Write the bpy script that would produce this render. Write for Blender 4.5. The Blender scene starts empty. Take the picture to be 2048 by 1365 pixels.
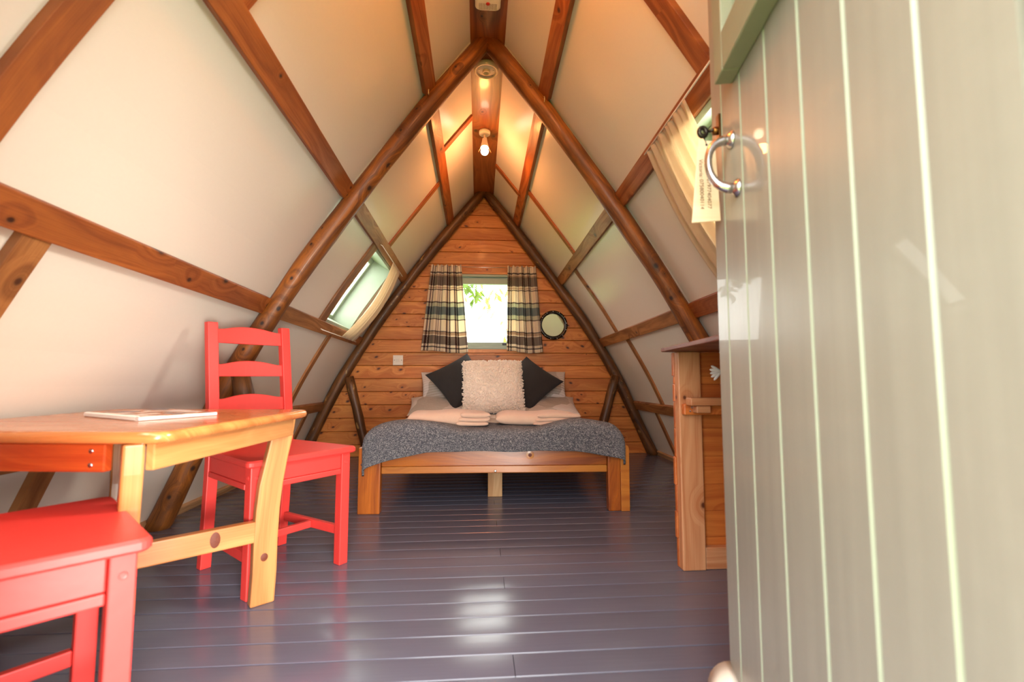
import bpy, math, random
import numpy as np
from mathutils import Vector, Matrix
random.seed(7)
SC = bpy.context.scene
COL = SC.collection

# ------------------------------------------------------------------ camera
CAM_H = 0.74
th = math.radians(4.305); ps = math.radians(4.199)
fw = Vector((math.sin(ps)*math.cos(th), math.cos(ps)*math.cos(th), math.sin(th)))
rt = Vector((math.cos(ps), -math.sin(ps), 0))
up = rt.cross(fw)
cd = bpy.data.cameras.new('camera'); cam = bpy.data.objects.new('camera', cd); COL.objects.link(cam)
M = Matrix(((rt.x, up.x, -fw.x, 0), (rt.y, up.y, -fw.y, 0), (rt.z, up.z, -fw.z, CAM_H), (0, 0, 0, 1)))
cam.matrix_world = M
cd.sensor_width = 36; cd.lens = 36*910/2048; cd.clip_start = 0.02
cd.dof.use_dof = True; cd.dof.focus_distance = 3.3; cd.dof.aperture_fstop = 2.8
SC.camera = cam

# ------------------------------------------------------------------ sky, daylight, exposure
SC.view_settings.view_transform = 'Standard'; SC.view_settings.look = 'None'
SC.view_settings.gamma = 1; SC.view_settings.use_curve_mapping = False
SC.view_settings.exposure = 0.90
w = bpy.data.worlds.new('overcast_sky'); SC.world = w; w.use_nodes = True
bg = w.node_tree.nodes['Background']
bg.inputs[0].default_value = (1.0, 0.985, 0.96, 1); bg.inputs[1].default_value = 5.9
SC.cycles.max_bounces = 10; SC.cycles.diffuse_bounces = 6; SC.cycles.transparent_max_bounces = 12
SC.cycles.sample_clamp_indirect = 6.0

def area(name, loc, target, sx, sy, power, color=(1, 1, 1), portal=False, spread=180):
    l = bpy.data.lights.new(name, 'AREA'); l.shape = 'RECTANGLE'; l.size = sx; l.size_y = sy
    l.energy = power; l.color = color; l.spread = math.radians(spread)
    l.cycles.is_portal = portal
    o = bpy.data.objects.new(name, l); COL.objects.link(o); o.location = loc
    d = (Vector(target) - Vector(loc)).normalized()
    o.rotation_euler = d.to_track_quat('-Z', 'Y').to_euler()
    return o
def point(name, loc, power, color, r=0.03):
    l = bpy.data.lights.new(name, 'POINT'); l.energy = power; l.color = color; l.shadow_soft_size = r
    o = bpy.data.objects.new(name, l); COL.objects.link(o); o.location = loc
    return o
WARM = (1.0, 0.36, 0.10)
# added low lamp behind the camera, tops up doorway daylight on the near chair
area('doorway_fill', (0.28, -0.45, 0.42), (-0.62, 0.95, 0.30), 0.4, 0.5, 9, (1.0, 0.95, 0.90), spread=80)
# bright daylight falling in through the right side window on to the table and the left wall
area('side_window_daylight', (1.40, 1.44, 1.70), (-1.30, 1.12, 0.40), 0.45, 0.45, 6.5, (1.0, 0.93, 0.84), spread=72)
area('doorway_portal', (0.02, 0.2, 0.95), (0.02, 2, 0.95), 0.8, 1.9, 1, portal=True)
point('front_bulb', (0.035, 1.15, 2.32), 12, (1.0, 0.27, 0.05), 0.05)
point('bulb_light', (0.03, 3.09, 2.21), 5.5, WARM, 0.035)

# ------------------------------------------------------------------ helpers
def tag(o, label=None, cat=None, group=None, kind=None):
    if label: o['label'] = label
    if cat: o['category'] = cat
    if group: o['group'] = group
    if kind: o['kind'] = kind
    return o
def empty(name, loc=(0, 0, 0), rz=0.0, label=None, cat=None, group=None, kind=None, rot=None):
    o = bpy.data.objects.new(name, None); COL.objects.link(o); o.location = loc
    o.rotation_euler = rot if rot else (0, 0, rz); o.empty_display_size = .1
    return tag(o, label, cat, group, kind)
def copy_tree(o, parent=None):
    c = o.copy(); COL.objects.link(c)
    if parent: c.parent = parent
    for ch in list(o.children): copy_tree(ch, c)
    return c
class MB:
    def __init__(s): s.v = []; s.f = []; s.uv = []; s.sm = []
    def add(s, vs, fs, uvs, smooth=False):
        b = len(s.v); s.v += [tuple(p) for p in vs]
        for f, u in zip(fs, uvs):
            s.f.append([b+i for i in f]); s.uv.append(u); s.sm.append(smooth)
        return s
    def hexa(s, c, L=0, uvo=0.0):
        # c: 8 corners, index = ix + 2*iy + 4*iz ; L: which axis is the grain direction
        fs = [(0,2,3,1), (4,5,7,6), (0,1,5,4), (2,6,7,3), (0,4,6,2), (1,3,7,5)]
        c = [Vector(p) for p in c]
        e = [(c[1]-c[0]).length, (c[2]-c[0]).length, (c[4]-c[0]).length]
        uvs = []
        for f in fs:
            q = []
            for i in f:
                k = ((i & 1)*e[0], (i >> 1 & 1)*e[1], (i >> 2 & 1)*e[2])
                q.append((k[L]+uvo, k[(L+1) % 3]+k[(L+2) % 3]+uvo*.37))
            uvs.append(q)
        return s.add(c, fs, uvs)
    def box(s, x0, x1, y0, y1, z0, z1, L=None):
        if L is None:
            d = (x1-x0, y1-y0, z1-z0); L = d.index(max(d))
        return s.hexa([((x0, x1)[i & 1], (y0, y1)[i >> 1 & 1], (z0, z1)[i >> 2 & 1]) for i in range(8)], L)
    def obox(s, o, ax, ay, az, L=0):
        # o: centre, ax/ay/az: half extent vectors
        o, ax, ay, az = map(Vector, (o, ax, ay, az))
        return s.hexa([o+ax*(2*(i & 1)-1)+ay*(2*(i >> 1 & 1)-1)+az*(2*(i >> 2 & 1)-1) for i in range(8)], L)
    def loft(s, rings, closed=True, cap=True, smooth=True, us=None):
        # rings: list of equally long point lists
        n = len(rings[0]); vs = [p for r in rings for p in r]; fs = []; uvs = []
        if us is None:
            us = [0.0]
            for a, b in zip(rings, rings[1:]):
                ca = sum((Vector(p) for p in a), Vector())/n; cb = sum((Vector(p) for p in b), Vector())/n
                us.append(us[-1]+(ca-cb).length)
        vv = [0.0]
        for i in range(n): vv.append(vv[-1]+(Vector(rings[0][i])-Vector(rings[0][(i+1) % n])).length)
        for k in range(len(rings)-1):
            for i in range(n if closed else n-1):
                j = (i+1) % n
                fs.append((k*n+i, k*n+j, (k+1)*n+j, (k+1)*n+i))
                uvs.append([(us[k], vv[i]), (us[k], vv[i+1]), (us[k+1], vv[i+1]), (us[k+1], vv[i])])
        s.add(vs, fs, uvs, smooth)
        if cap and closed:
            for r, flip in ((rings[0], True), (rings[-1], False)):
                idx = list(range(n)); idx = idx[::-1] if flip else idx
                s.add(r, [idx], [[(r[i][0], r[i][1]+r[i][2]) for i in idx]], False)
        return s
    def tube(s, path, rad, n=10, cap=True):
        path = [Vector(p) for p in path]
        rad = rad if isinstance(rad, (list, tuple)) else [rad]*len(path)
        rings = []; ref = None
        for i, p in enumerate(path):
            t = (path[min(i+1, len(path)-1)]-path[max(i-1, 0)]).normalized()
            if ref is None:
                ref = Vector((0, 0, 1)) if abs(t.z) < .9 else Vector((1, 0, 0))
            a = (ref - t*ref.dot(t)).normalized(); ref = a; b = t.cross(a)
            rings.append([p+(a*math.cos(2*math.pi*k/n)+b*math.sin(2*math.pi*k/n))*rad[i] for k in range(n)])
        return s.loft(rings, True, cap, True)
    def lathe(s, prof, o=(0, 0, 0), ax=(0, 0, 1), n=24):
        # prof: (radius, height along ax)
        o = Vector(o); ax = Vector(ax).normalized()
        a = ax.orthogonal().normalized(); b = ax.cross(a)
        rings = [[o+ax*h+(a*math.cos(2*math.pi*k/n)+b*math.sin(2*math.pi*k/n))*max(r, 1e-4) for k in range(n)] for r, h in prof]
        return s.loft(rings, True, True, True)
    def grid(s, fn, nu, nv, uvfn=None, smooth=True):
        vs = []; uvp = []
        for j in range(nv+1):
            for i in range(nu+1):
                u, v = i/nu, j/nv; vs.append(fn(u, v)); uvp.append(uvfn(u, v) if uvfn else (u, v))
        fs = []; uvs = []
        for j in range(nv):
            for i in range(nu):
                q = (j*(nu+1)+i, j*(nu+1)+i+1, (j+1)*(nu+1)+i+1, (j+1)*(nu+1)+i)
                fs.append(q); uvs.append([uvp[k] for k in q])
        return s.add(vs, fs, uvs, smooth)
    def prism(s, poly, y0, y1, axis=1, smooth=False):
        # poly in the two other axes, extruded along axis
        def P(a, b, y): return (a, y, b) if axis == 1 else ((a, b, y) if axis == 2 else (y, a, b))
        n = len(poly)
        lo = [P(a, b, y0) for a, b in poly]; hi = [P(a, b, y1) for a, b in poly]
        s.add(lo, [list(range(n))], [[(a, b) for a, b in poly]])
        s.add(hi, [list(range(n))[::-1]], [[(a, b) for a, b in poly][::-1]])
        acc = 0
        for i in range(n):
            j = (i+1) % n; d = math.hypot(poly[i][0]-poly[j][0], poly[i][1]-poly[j][1])
            s.add([lo[i], lo[j], hi[j], hi[i]], [(0, 3, 2, 1)], [[(acc, 0), (acc, y1-y0), (acc+d, y1-y0), (acc+d, 0)]], smooth)
            acc += d
        return s
    def build(s, name, mat, parent=None, bevel=0, seg=2, solid=0, sub=0, recalc=True, kind=None, label=None):
        me = bpy.data.meshes.new(name)
        me.from_pydata(s.v, [], s.f)
        uvl = me.uv_layers.new(name='UVMap')
        k = 0; flat = []
        for u in s.uv:
            for a in u: flat += [a[0], a[1]]
        uvl.data.foreach_set('uv', flat)
        me.polygons.foreach_set('use_smooth', s.sm)
        if recalc:
            import bmesh
            bm = bmesh.new(); bm.from_mesh(me); bmesh.ops.remove_doubles(bm, verts=bm.verts, dist=1e-6)
            bmesh.ops.recalc_face_normals(bm, faces=bm.faces); bm.to_mesh(me); bm.free()
        me.materials.append(mat)
        o = bpy.data.objects.new(name, me); COL.objects.link(o)
        if parent: o.parent = parent
        if solid:
            m = o.modifiers.new('thick', 'SOLIDIFY'); m.thickness = solid; m.offset = 0
        if bevel:
            m = o.modifiers.new('edge', 'BEVEL'); m.width = bevel; m.segments = seg; m.limit_method = 'ANGLE'
            m.angle_limit = math.radians(50); m.harden_normals = False
        if sub:
            m = o.modifiers.new('sub', 'SUBSURF'); m.levels = sub; m.render_levels = sub
        if kind: o['kind'] = kind
        if label: o['label'] = label
        return o
def box(name, mat, parent, x0, x1, y0, y1, z0, z1, bevel=.003, L=None, **k):
    return MB().box(x0, x1, y0, y1, z0, z1, L).build(name, mat, parent, bevel, **k)

# ------------------------------------------------------------------ materials
def srgb(r, g, b):
    f = lambda c: (c/255/12.92 if c/255 <= .04045 else ((c/255+.055)/1.055)**2.4)
    return (f(r), f(g), f(b), 1)
class NT:
    def __init__(s, name):
        s.m = bpy.data.materials.new(name); s.m.use_nodes = True; s.t = s.m.node_tree
        s.b = s.t.nodes['Principled BSDF']; s.out = s.t.nodes['Material Output']
    def n(s, typ, **kw):
        d = s.t.nodes.new(typ)
        for k, v in kw.items(): setattr(d, k, v)
        return d
    def l(s, a, b): s.t.links.new(a, b)
    def math(s, op, a, b=None, c=None):
        d = s.n('ShaderNodeMath', operation=op)
        for i, x in enumerate((a, b, c)):
            if x is None: continue
            if isinstance(x, (int, float)): d.inputs[i].default_value = x
            else: s.l(x, d.inputs[i])
        return d.outputs[0]
    def mix(s, fac, a, b, mode='MIX'):
        d = s.n('ShaderNodeMix', data_type='RGBA', blend_type=mode)
        for i, x in ((0, fac), (6, a), (7, b)):
            if isinstance(x, (int, float)): d.inputs[i].default_value = x
            elif isinstance(x, tuple): d.inputs[i].default_value = x
            else: s.l(x, d.inputs[i])
        return d.outputs[2]
    def ramp(s, fac, stops, interp='LINEAR'):
        d = s.n('ShaderNodeValToRGB'); cr = d.color_ramp; cr.interpolation = interp
        while len(cr.elements) < len(stops): cr.elements.new(.5)
        for e, (p, c) in zip(cr.elements, stops):
            e.position = p; e.color = c if isinstance(c, tuple) else (c, c, c, 1)
        s.l(fac, d.inputs[0]); return d.outputs[0]
    def uv(s):
        d = s.n('ShaderNodeUVMap'); x = s.n('ShaderNodeSeparateXYZ'); s.l(d.outputs[0], x.inputs[0])
        return x.outputs[0], x.outputs[1]
    def vec(s, x, y, z=0.0):
        d = s.n('ShaderNodeCombineXYZ')
        for i, a in enumerate((x, y, z)):
            if isinstance(a, (int, float)): d.inputs[i].default_value = a
            else: s.l(a, d.inputs[i])
        return d.outputs[0]
    def noise(s, vec, scale=1, detail=2, rough=.5):
        d = s.n('ShaderNodeTexNoise'); d.inputs['Scale'].default_value = scale
        d.inputs['Detail'].default_value = detail; d.inputs['Roughness'].default_value = rough
        if vec is not None: s.l(vec, d.inputs['Vector'])
        return d.outputs['Fac']
    def bump(s, h, strength=.2, dist=.01):
        d = s.n('ShaderNodeBump'); d.inputs['Strength'].default_value = strength; d.inputs['Distance'].default_value = dist
        s.l(h, d.inputs['Height']); s.l(d.outputs[0], s.b.inputs['Normal']); return d
    def set(s, **k):
        for a, v in k.items(): s.b.inputs[a].default_value = v
        return s

def wood(name, light, dark, knot=(0.09, 0.03, 0.01, 1), rough=.45, knots=.55, kscale=6.0, tint=.16, coat=0.0, grain=.5, fine=60, wear=None, kr=.10, mottle=0.0):
    t = NT(name); u, v = t.uv()
    r = t.n('ShaderNodeObjectInfo').outputs['Random']
    u = t.math('ADD', u, t.math('MULTIPLY', r, 23.7)); v = t.math('ADD', v, t.math('MULTIPLY', r, 11.3))
    # knots: sparse round cells
    vo = t.n('ShaderNodeTexVoronoi', voronoi_dimensions='2D'); vo.inputs['Scale'].default_value = kscale
    t.l(t.vec(t.math('MULTIPLY', u, .8), v), vo.inputs['Vector'])
    cs = t.n('ShaderNodeSeparateXYZ'); t.l(vo.outputs['Color'], cs.inputs[0])
    gate = t.math('GREATER_THAN', cs.outputs[0], 1-knots)
    size = t.math('MULTIPLY_ADD', cs.outputs[1], kr, .03)
    kd = t.math('DIVIDE', vo.outputs['Distance'], size)
    core = t.math('MULTIPLY', gate, t.ramp(kd, [(0, 1.0), (.35, .92), (.62, .25), (1, 0.0)]))
    halo = t.math('MULTIPLY', gate, t.ramp(t.math('MULTIPLY', kd, .28), [(0, 1.0), (1, 0.0)]))
    # rings flow around the knots
    warp = t.noise(t.vec(t.math('MULTIPLY', u, 1.1), t.math('MULTIPLY', v, 5.0)), 1.0, 2)
    vv = t.math('ADD', t.math('ADD', t.math('MULTIPLY', v, 26), t.math('MULTIPLY', warp, 7)), t.math('MULTIPLY', halo, 2.2))
    ring = t.noise(t.vec(t.math('MULTIPLY', u, .9), vv), 1.0, 3, .6)
    fn = t.noise(t.vec(t.math('MULTIPLY', u, 4), t.math('MULTIPLY', v, fine*4)), 1.0, 3, .6)
    g = t.math('ADD', t.math('MULTIPLY', ring, .75), t.math('MULTIPLY', fn, .25))
    f = t.ramp(g, [(.5-(1-grain)*.30, 0.0), (.5+(1-grain)*.30, 1.0)])
    c = t.mix(f, light, dark)
    c = t.mix(t.math('MULTIPLY', halo, .35), c, dark)
    if mottle:
        mn = t.noise(t.vec(t.math('MULTIPLY', u, 3.2), t.math('MULTIPLY', v, 9)), 1.0, 5, .62)
        c = t.mix(t.ramp(mn, [(.40, mottle), (.58, 0.0)]), c, tuple(x*.45 for x in dark[:3])+(1,))
        c = t.mix(t.ramp(mn, [(.60, 0.0), (.72, mottle*.6)]), c, tuple(min(1, x*1.5) for x in light[:3])+(1,))
    c = t.mix(core, c, knot)
    br = t.math('MULTIPLY_ADD', r, tint*2, 1-tint)
    c = t.mix(1.0, c, t.vec(br, br, br), 'MULTIPLY')
    if wear:
        wn = t.noise(t.vec(t.math('MULTIPLY', u, 7), t.math('MULTIPLY', v, 22)), 1.0, 4, .65)
        c = t.mix(t.ramp(wn, [(.63, 0.0), (.70, .75)]), c, wear)
    t.l(c, t.b.inputs['Base Color'])
    t.l(t.math('MULTIPLY_ADD', f, .12, rough-.04), t.b.inputs['Roughness'])
    t.b.inputs['Coat Weight'].default_value = coat; t.b.inputs['Coat Roughness'].default_value = .12
    t.bump(t.math('SUBTRACT', t.math('MULTIPLY', g, -.6), core), .18, .004)
    return t.m
def paint(name, col, rough=.35, var=.06, nscale=30, bump=.08, coat=0.0, brush=None, chips=None):
    t = NT(name); tc = t.n('ShaderNodeTexCoord').outputs['Object']
    n = t.noise(tc, nscale, 4, .6)
    d = tuple(c*(1-var*2.2) for c in col[:3])+(1,)
    c = t.mix(n, col, d)
    if brush:
        mp = t.n('ShaderNodeMapping'); mp.inputs['Scale'].default_value = brush; t.l(tc, mp.inputs[0])
        b = t.noise(mp.outputs[0], 1, 3, .55)
        c = t.mix(t.ramp(b, [(.35, 0.0), (.65, .55)]), c, tuple(x*.80 for x in col[:3])+(1,)); h = t.math('ADD', b, n)
    else: h = n
    if chips:
        cn = t.noise(tc, 9, 6, .7)
        c = t.mix(t.ramp(cn, [(.70, 0.0), (.72, 1.0)]), c, chips)
    t.l(c, t.b.inputs['Base Color']); t.set(Roughness=rough)
    t.b.inputs['Coat Weight'].default_value = coat
    if bump: t.bump(h, bump, .004)
    return t.m
def plain(name, col, rough=.5, metal=0.0, emit=None, es=1):
    t = NT(name); t.set(Roughness=rough, Metallic=metal); t.b.inputs['Base Color'].default_value = col
    n = t.noise(t.n('ShaderNodeTexCoord').outputs['Object'], 45, 2)
    t.l(t.math('MULTIPLY_ADD', n, .12, rough-.06), t.b.inputs['Roughness'])
    if emit: t.b.inputs['Emission Color'].default_value = emit; t.b.inputs['Emission Strength'].default_value = es
    return t.m
def cloth(name, col, col2, scale=300, rough=.9, trans=0.0, bump=.4, fuzz=.3):
    t = NT(name); tc = t.n('ShaderNodeTexCoord').outputs['Object']
    n = t.noise(tc, scale, 2); n2 = t.noise(tc, scale*.08, 3)
    c = t.mix(t.math('MULTIPLY_ADD', n2, .5, t.math('MULTIPLY', n, .5)), col, col2)
    t.l(c, t.b.inputs['Base Color']); t.set(Roughness=rough)
    t.b.inputs['Sheen Weight'].default_value = fuzz; t.bump(n, bump, .003)
    if trans:
        tr = t.n('ShaderNodeBsdfTranslucent'); t.l(c, tr.inputs[0])
        mx = t.n('ShaderNodeMixShader'); mx.inputs[0].default_value = trans
        t.l(t.b.outputs[0], mx.inputs[1]); t.l(tr.outputs[0], mx.inputs[2]); t.l(mx.outputs[0], t.out.inputs[0])
    return t.m
def glass(name):
    t = NT(name); gl = t.n('ShaderNodeBsdfGlossy'); gl.inputs['Roughness'].default_value = .02
    tr = t.n('ShaderNodeBsdfTransparent'); tr.inputs[0].default_value = (.96, .98, .96, 1)
    lw = t.n('ShaderNodeLayerWeight'); lw.inputs[0].default_value = .5
    fac = t.math('MULTIPLY_ADD', t.math('POWER', lw.outputs['Facing'], 4.0), .7, .04)
    n = t.noise(t.n('ShaderNodeTexCoord').outputs['Object'], 6, 1)
    bp = t.n('ShaderNodeBump'); bp.inputs['Strength'].default_value = .02; t.l(n, bp.inputs['Height']); t.l(bp.outputs[0], gl.inputs['Normal'])
    mx = t.n('ShaderNodeMixShader'); t.l(fac, mx.inputs[0]); t.l(tr.outputs[0], mx.inputs[1]); t.l(gl.outputs[0], mx.inputs[2])
    t.l(mx.outputs[0], t.out.inputs[0]); return t.m

C = srgb
PINEWALL = wood('pine_boarding', C(216, 142, 66), C(180, 100, 38), C(66, 28, 12), .48, .75, 7.5, .15, .05, .62, kr=.15, mottle=.22)
BEAM = wood('stained_beam', C(172, 98, 42), C(128, 62, 20), C(44, 18, 8), .5, .45, 6, .12, .05, .62, kr=.13, mottle=.3)
BEAMLT = wood('weathered_beam', C(168, 112, 62), C(126, 76, 36), C(60, 32, 16), .5, .4, 6, .12, .05, .66, kr=.13, mottle=.4)
LOG = wood('stained_log', C(166, 98, 30), C(92, 48, 11), C(30, 12, 5), .5, .6, 8, .08, .06, .6, kr=.16, mottle=.62)
LOGWORN = wood('worn_log', C(116, 74, 30), C(66, 38, 12), C(36, 20, 8), .5, .5, 8, .08, .05, .6, kr=.14, wear=C(190, 150, 90), mottle=.6)
RIDGE = wood('ridge_board', C(140, 76, 26), C(98, 46, 12), C(50, 20, 8), .4, .5, 5, .1, .2, .6)
TABLE = wood('varnished_pine', C(202, 142, 86), C(172, 104, 52), C(110, 40, 10), .32, .3, 4, .06, .4, .55, kr=.16)
TABLETOP = wood('varnished_pine_top', C(204, 134, 74), C(172, 96, 46), C(110, 40, 10), .24, .25, 4, .05, .35, .5, wear=C(232, 200, 160))
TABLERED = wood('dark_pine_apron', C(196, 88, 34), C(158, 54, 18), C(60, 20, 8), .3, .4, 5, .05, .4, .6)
BEDWOOD = wood('oiled_bed_pine', C(178, 100, 36), C(126, 58, 14), C(84, 34, 10), .3, .22, 3.2, .10, .35, .6, kr=.2)
BEDLT = wood('light_bed_pine', C(190, 122, 50), C(160, 90, 28), C(100, 44, 12), .32, .15, 4, .08, .3, .5)
RAWPINE = wood('raw_pine', C(208, 168, 118), C(170, 124, 78), C(110, 60, 30), .6, .2, 4, .05, 0, .6)
COUNTERW = wood('counter_pine', C(200, 146, 104), C(172, 106, 64), C(80, 34, 16), .45, .5, 6, .1, .1, .55)
COUNTERP = wood('counter_planks', C(196, 112, 50), C(164, 80, 28), C(70, 28, 12), .42, .6, 5, .1, .15, .6)
WORKTOP = wood('worktop_edge', C(132, 70, 46), C(92, 42, 28), C(60, 24, 16),   .42, .1, 4, .05, .0, .5)
BASEW = wood('pale_baseboard', C(196, 156, 112), C(160, 116, 76), C(100, 60, 30), .55, .2, 5, .08, 0, .6)
PANEL = paint('cream_panel', (.715, .645, .56, 1), .34, .02, 90, .03)
SKIN = plain('outer_cladding', C(96, 92, 84), .8)
FLOORP = None
def floor_mat():
    t = NT('slate_floor_paint'); u, v = t.uv(); r = t.n('ShaderNodeObjectInfo').outputs['Random']
    u2 = t.math('ADD', u, t.math('MULTIPLY', r, 17.0))
    br = t.noise(t.vec(t.math('MULTIPLY', u2, 5), t.math('MULTIPLY', v, 110)), 1, 4, .6)
    sc = t.noise(t.vec(t.math('MULTIPLY', u2, 9), t.math('MULTIPLY', v, 16)), 1, 5, .65)
    c = t.mix(br, C(98, 98, 113), C(88, 88, 103))
    b = t.math('MULTIPLY_ADD', r, .16, .92); c = t.mix(1.0, c, t.vec(b, b, b), 'MULTIPLY')
    t.l(c, t.b.inputs['Base Color'])
    t.l(t.math('MULTIPLY_ADD', sc, .05, .17), t.b.inputs['Roughness'])
    t.bump(br, 0.035, .003)
    return t.m
FLOORP = floor_mat()
DARK = plain('dark_gap', C(26, 22, 22), .8)
SAGE = paint('sage_door_paint', C(142, 138, 127), .33, .05, 26, .10, .15, (40, 40, 1.6), C(150, 98, 88))
SAGELT = paint('sage_groove_catchlight', C(150, 156, 136), .38, .04, 26, .06, .1)  # lighter sage puts the light caught by the groove bevels into the colour
SAGEDK = paint('sage_trim_paint', C(132, 132, 108), .4, .05, 26, .10)
CREAMW = paint('cream_gloss', C(206, 198, 184), .35, .04, 20, .05)
WINGREEN = paint('green_window_paint', C(150, 164, 144), .4, .04, 20, .06)
RED = paint('coral_red_paint', C(220, 60, 54), .46, .05, 40, .08, .0, None, None)
WHITEP = plain('white_plastic', C(222, 214, 202), .35)
CREAMP = plain('aged_plastic', C(206, 188, 150), .4)
STEEL = plain('brushed_steel', C(200, 196, 196), .22, 1.0)
BRASS = plain('old_brass', C(120, 80, 40), .3, 1.0)
DARKMETAL = plain('dark_metal', C(60, 54, 48), .4, .9)
BLACKP = plain('black_plastic', C(18, 17, 17), .4)
GLASS = glass('window_glass')
MIRROR = plain('mirror_silver', C(235, 232, 228), .06, 1.0)
CREAMCLOTH = cloth('cream_curtain_cloth', C(232, 214, 186), C(214, 194, 164), 400, .9, .55, .25)
CHARCOAL = cloth('charcoal_knit', C(46, 43, 43), C(30, 28, 29), 260, .95, 0, .8, .04)
TOWEL = cloth('blush_towelling', C(224, 190, 166), C(206, 168, 144), 500, 1.0, 0, .9, .3)
FLEECE = cloth('cream_fleece', C(242, 230, 216), C(226, 210, 194), 160, 1.0, 0, .6, .5)
MATTRESS = cloth('mattress_cover', C(206, 200, 196), C(188, 182, 178), 300)
def linen():
    t = NT('striped_linen'); u, v = t.uv()
    s = t.math('FRACT', t.math('MULTIPLY', v, 55))
    band = t.noise(t.vec(t.math('MULTIPLY', u, .2), t.math('MULTIPLY', v, 6)), 1, 0)
    c = t.mix(t.math('GREATER_THAN', s, .55), C(200, 190, 182), C(168, 158, 150))
    pch = t.n('ShaderNodeTexVoronoi', voronoi_dimensions='2D', distance='CHEBYCHEV'); pch.inputs['Scale'].default_value = 4
    t.l(t.vec(u, v), pch.inputs['Vector'])
    pc = t.n('ShaderNodeSeparateXYZ'); t.l(pch.outputs['Color'], pc.inputs[0])
    c = t.mix(t.math('MULTIPLY', t.math('GREATER_THAN', pc.outputs[0], .6), .55), c, C(150, 138, 126))
    c = t.mix(t.math('MULTIPLY', t.math('LESS_THAN', pc.outputs[0], .25), .6), c, C(214, 206, 204))
    t.l(c, t.b.inputs['Base Color']); t.set(Roughness=.9)
    n = t.noise(t.n('ShaderNodeTexCoord').outputs['Object'], 9, 4, .6); t.bump(n, .5, .03); return t.m
LINEN = linen()
def knit():
    t = NT('marled_knit'); u, v = t.uv()
    vo = t.n('ShaderNodeTexVoronoi', voronoi_dimensions='2D'); vo.inputs['Scale'].default_value = 1
    t.l(t.vec(t.math('MULTIPLY', u, 270), t.math('MULTIPLY', v, 400)), vo.inputs['Vector'])
    cs = t.n('ShaderNodeSeparateXYZ'); t.l(vo.outputs['Color'], cs.inputs[0])
    k = t.math('ADD', t.math('MULTIPLY', cs.outputs[0], .72), t.math('MULTIPLY', t.noise(t.vec(t.math('MULTIPLY', u, 60), t.math('MULTIPLY', v, 60)), 1, 3), .4))
    c = t.ramp(k, [(.25, C(40, 42, 54)), (.5, C(72, 74, 86)), (.70, C(112, 112, 120)), (.92, C(178, 174, 172))])
    t.l(c, t.b.inputs['Base Color']); t.set(Roughness=.95)
    rib = t.math('SINE', t.math('MULTIPLY', u, 260.0))
    t.bump(t.math('ADD', t.math('MULTIPLY', vo.outputs['Distance'], -1.0), t.math('MULTIPLY', rib, .25)), .9, .006)
    t.b.inputs['Sheen Weight'].default_value = .25; return t.m
KNIT = knit()
def tartan():
    t = NT('brown_tartan_cloth'); u, v = t.uv()
    CR, MA, BR, TE, PG, DK, GY, TN = C(250, 242, 226), C(92, 30, 32), C(92, 72, 62), C(44, 98, 116), C(206, 216, 194), C(46, 36, 40), C(168, 152, 148), C(190, 160, 128)
    weft = [(0, CR), (.078, DK), (.097, CR), (.108, TN), (.128, BR), (.238, CR), (.255, TN), (.268, CR), (.278, DK), (.292, CR), (.425, DK), (.438, PG), (.483, TE), (.578, PG), (.622, DK), (.636, CR), (.762, DK), (.777, TN), (.806, CR), (.818, BR), (.915, CR), (.945, DK), (.958, CR)]
    a = t.ramp(v, weft, 'CONSTANT')
    fu = t.math('FRACT', u)
    warp = [(0, CR), (.08, MA), (.15, CR), (.18, BR), (.23, CR), (.42, GY), (.46, CR), (.49, GY), (.53, CR), (.56, GY), (.60, CR), (.78, MA), (.85, CR), (.88, BR), (.93, CR)]
    b = t.ramp(fu, warp, 'CONSTANT')
    tw = t.math('FRACT', t.math('ADD', t.math('MULTIPLY', u, 26), t.math('MULTIPLY', t.math('PINGPONG', t.math('MULTIPLY', v, 60), 1.0), .9)))
    c = t.mix(1.0, a, b, 'MULTIPLY')
    c = t.mix(.45, c, t.mix(t.math('GREATER_THAN', tw, .5), a, b))
    t.l(c, t.b.inputs['Base Color']); t.set(Roughness=.9)
    tr = t.n('ShaderNodeBsdfTranslucent'); t.l(c, tr.inputs[0])
    mx = t.n('ShaderNodeMixShader'); mx.inputs[0].default_value = .45
    t.l(t.b.outputs[0], mx.inputs[1]); t.l(tr.outputs[0], mx.inputs[2]); t.l(mx.outputs[0], t.out.inputs[0])
    return t.m
TARTAN = tartan()
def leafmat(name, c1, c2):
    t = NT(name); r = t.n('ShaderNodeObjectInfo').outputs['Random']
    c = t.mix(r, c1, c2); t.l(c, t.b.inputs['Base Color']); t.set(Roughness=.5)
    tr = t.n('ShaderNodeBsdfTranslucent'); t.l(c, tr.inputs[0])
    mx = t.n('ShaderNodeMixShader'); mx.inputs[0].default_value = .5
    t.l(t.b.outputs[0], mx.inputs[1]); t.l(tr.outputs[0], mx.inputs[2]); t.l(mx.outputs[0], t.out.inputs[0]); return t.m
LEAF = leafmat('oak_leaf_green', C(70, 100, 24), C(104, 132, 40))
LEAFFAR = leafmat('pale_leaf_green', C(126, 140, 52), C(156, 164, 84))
def grassmat():
    t = NT('lawn_grass'); tc = t.n('ShaderNodeTexCoord').outputs['Object']
    t.l(t.mix(t.noise(tc, 3, 5), C(132, 158, 58), C(92, 118, 36)), t.b.inputs['Base Color']); t.set(Roughness=.95); return t.m
GRASS = grassmat()

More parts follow.
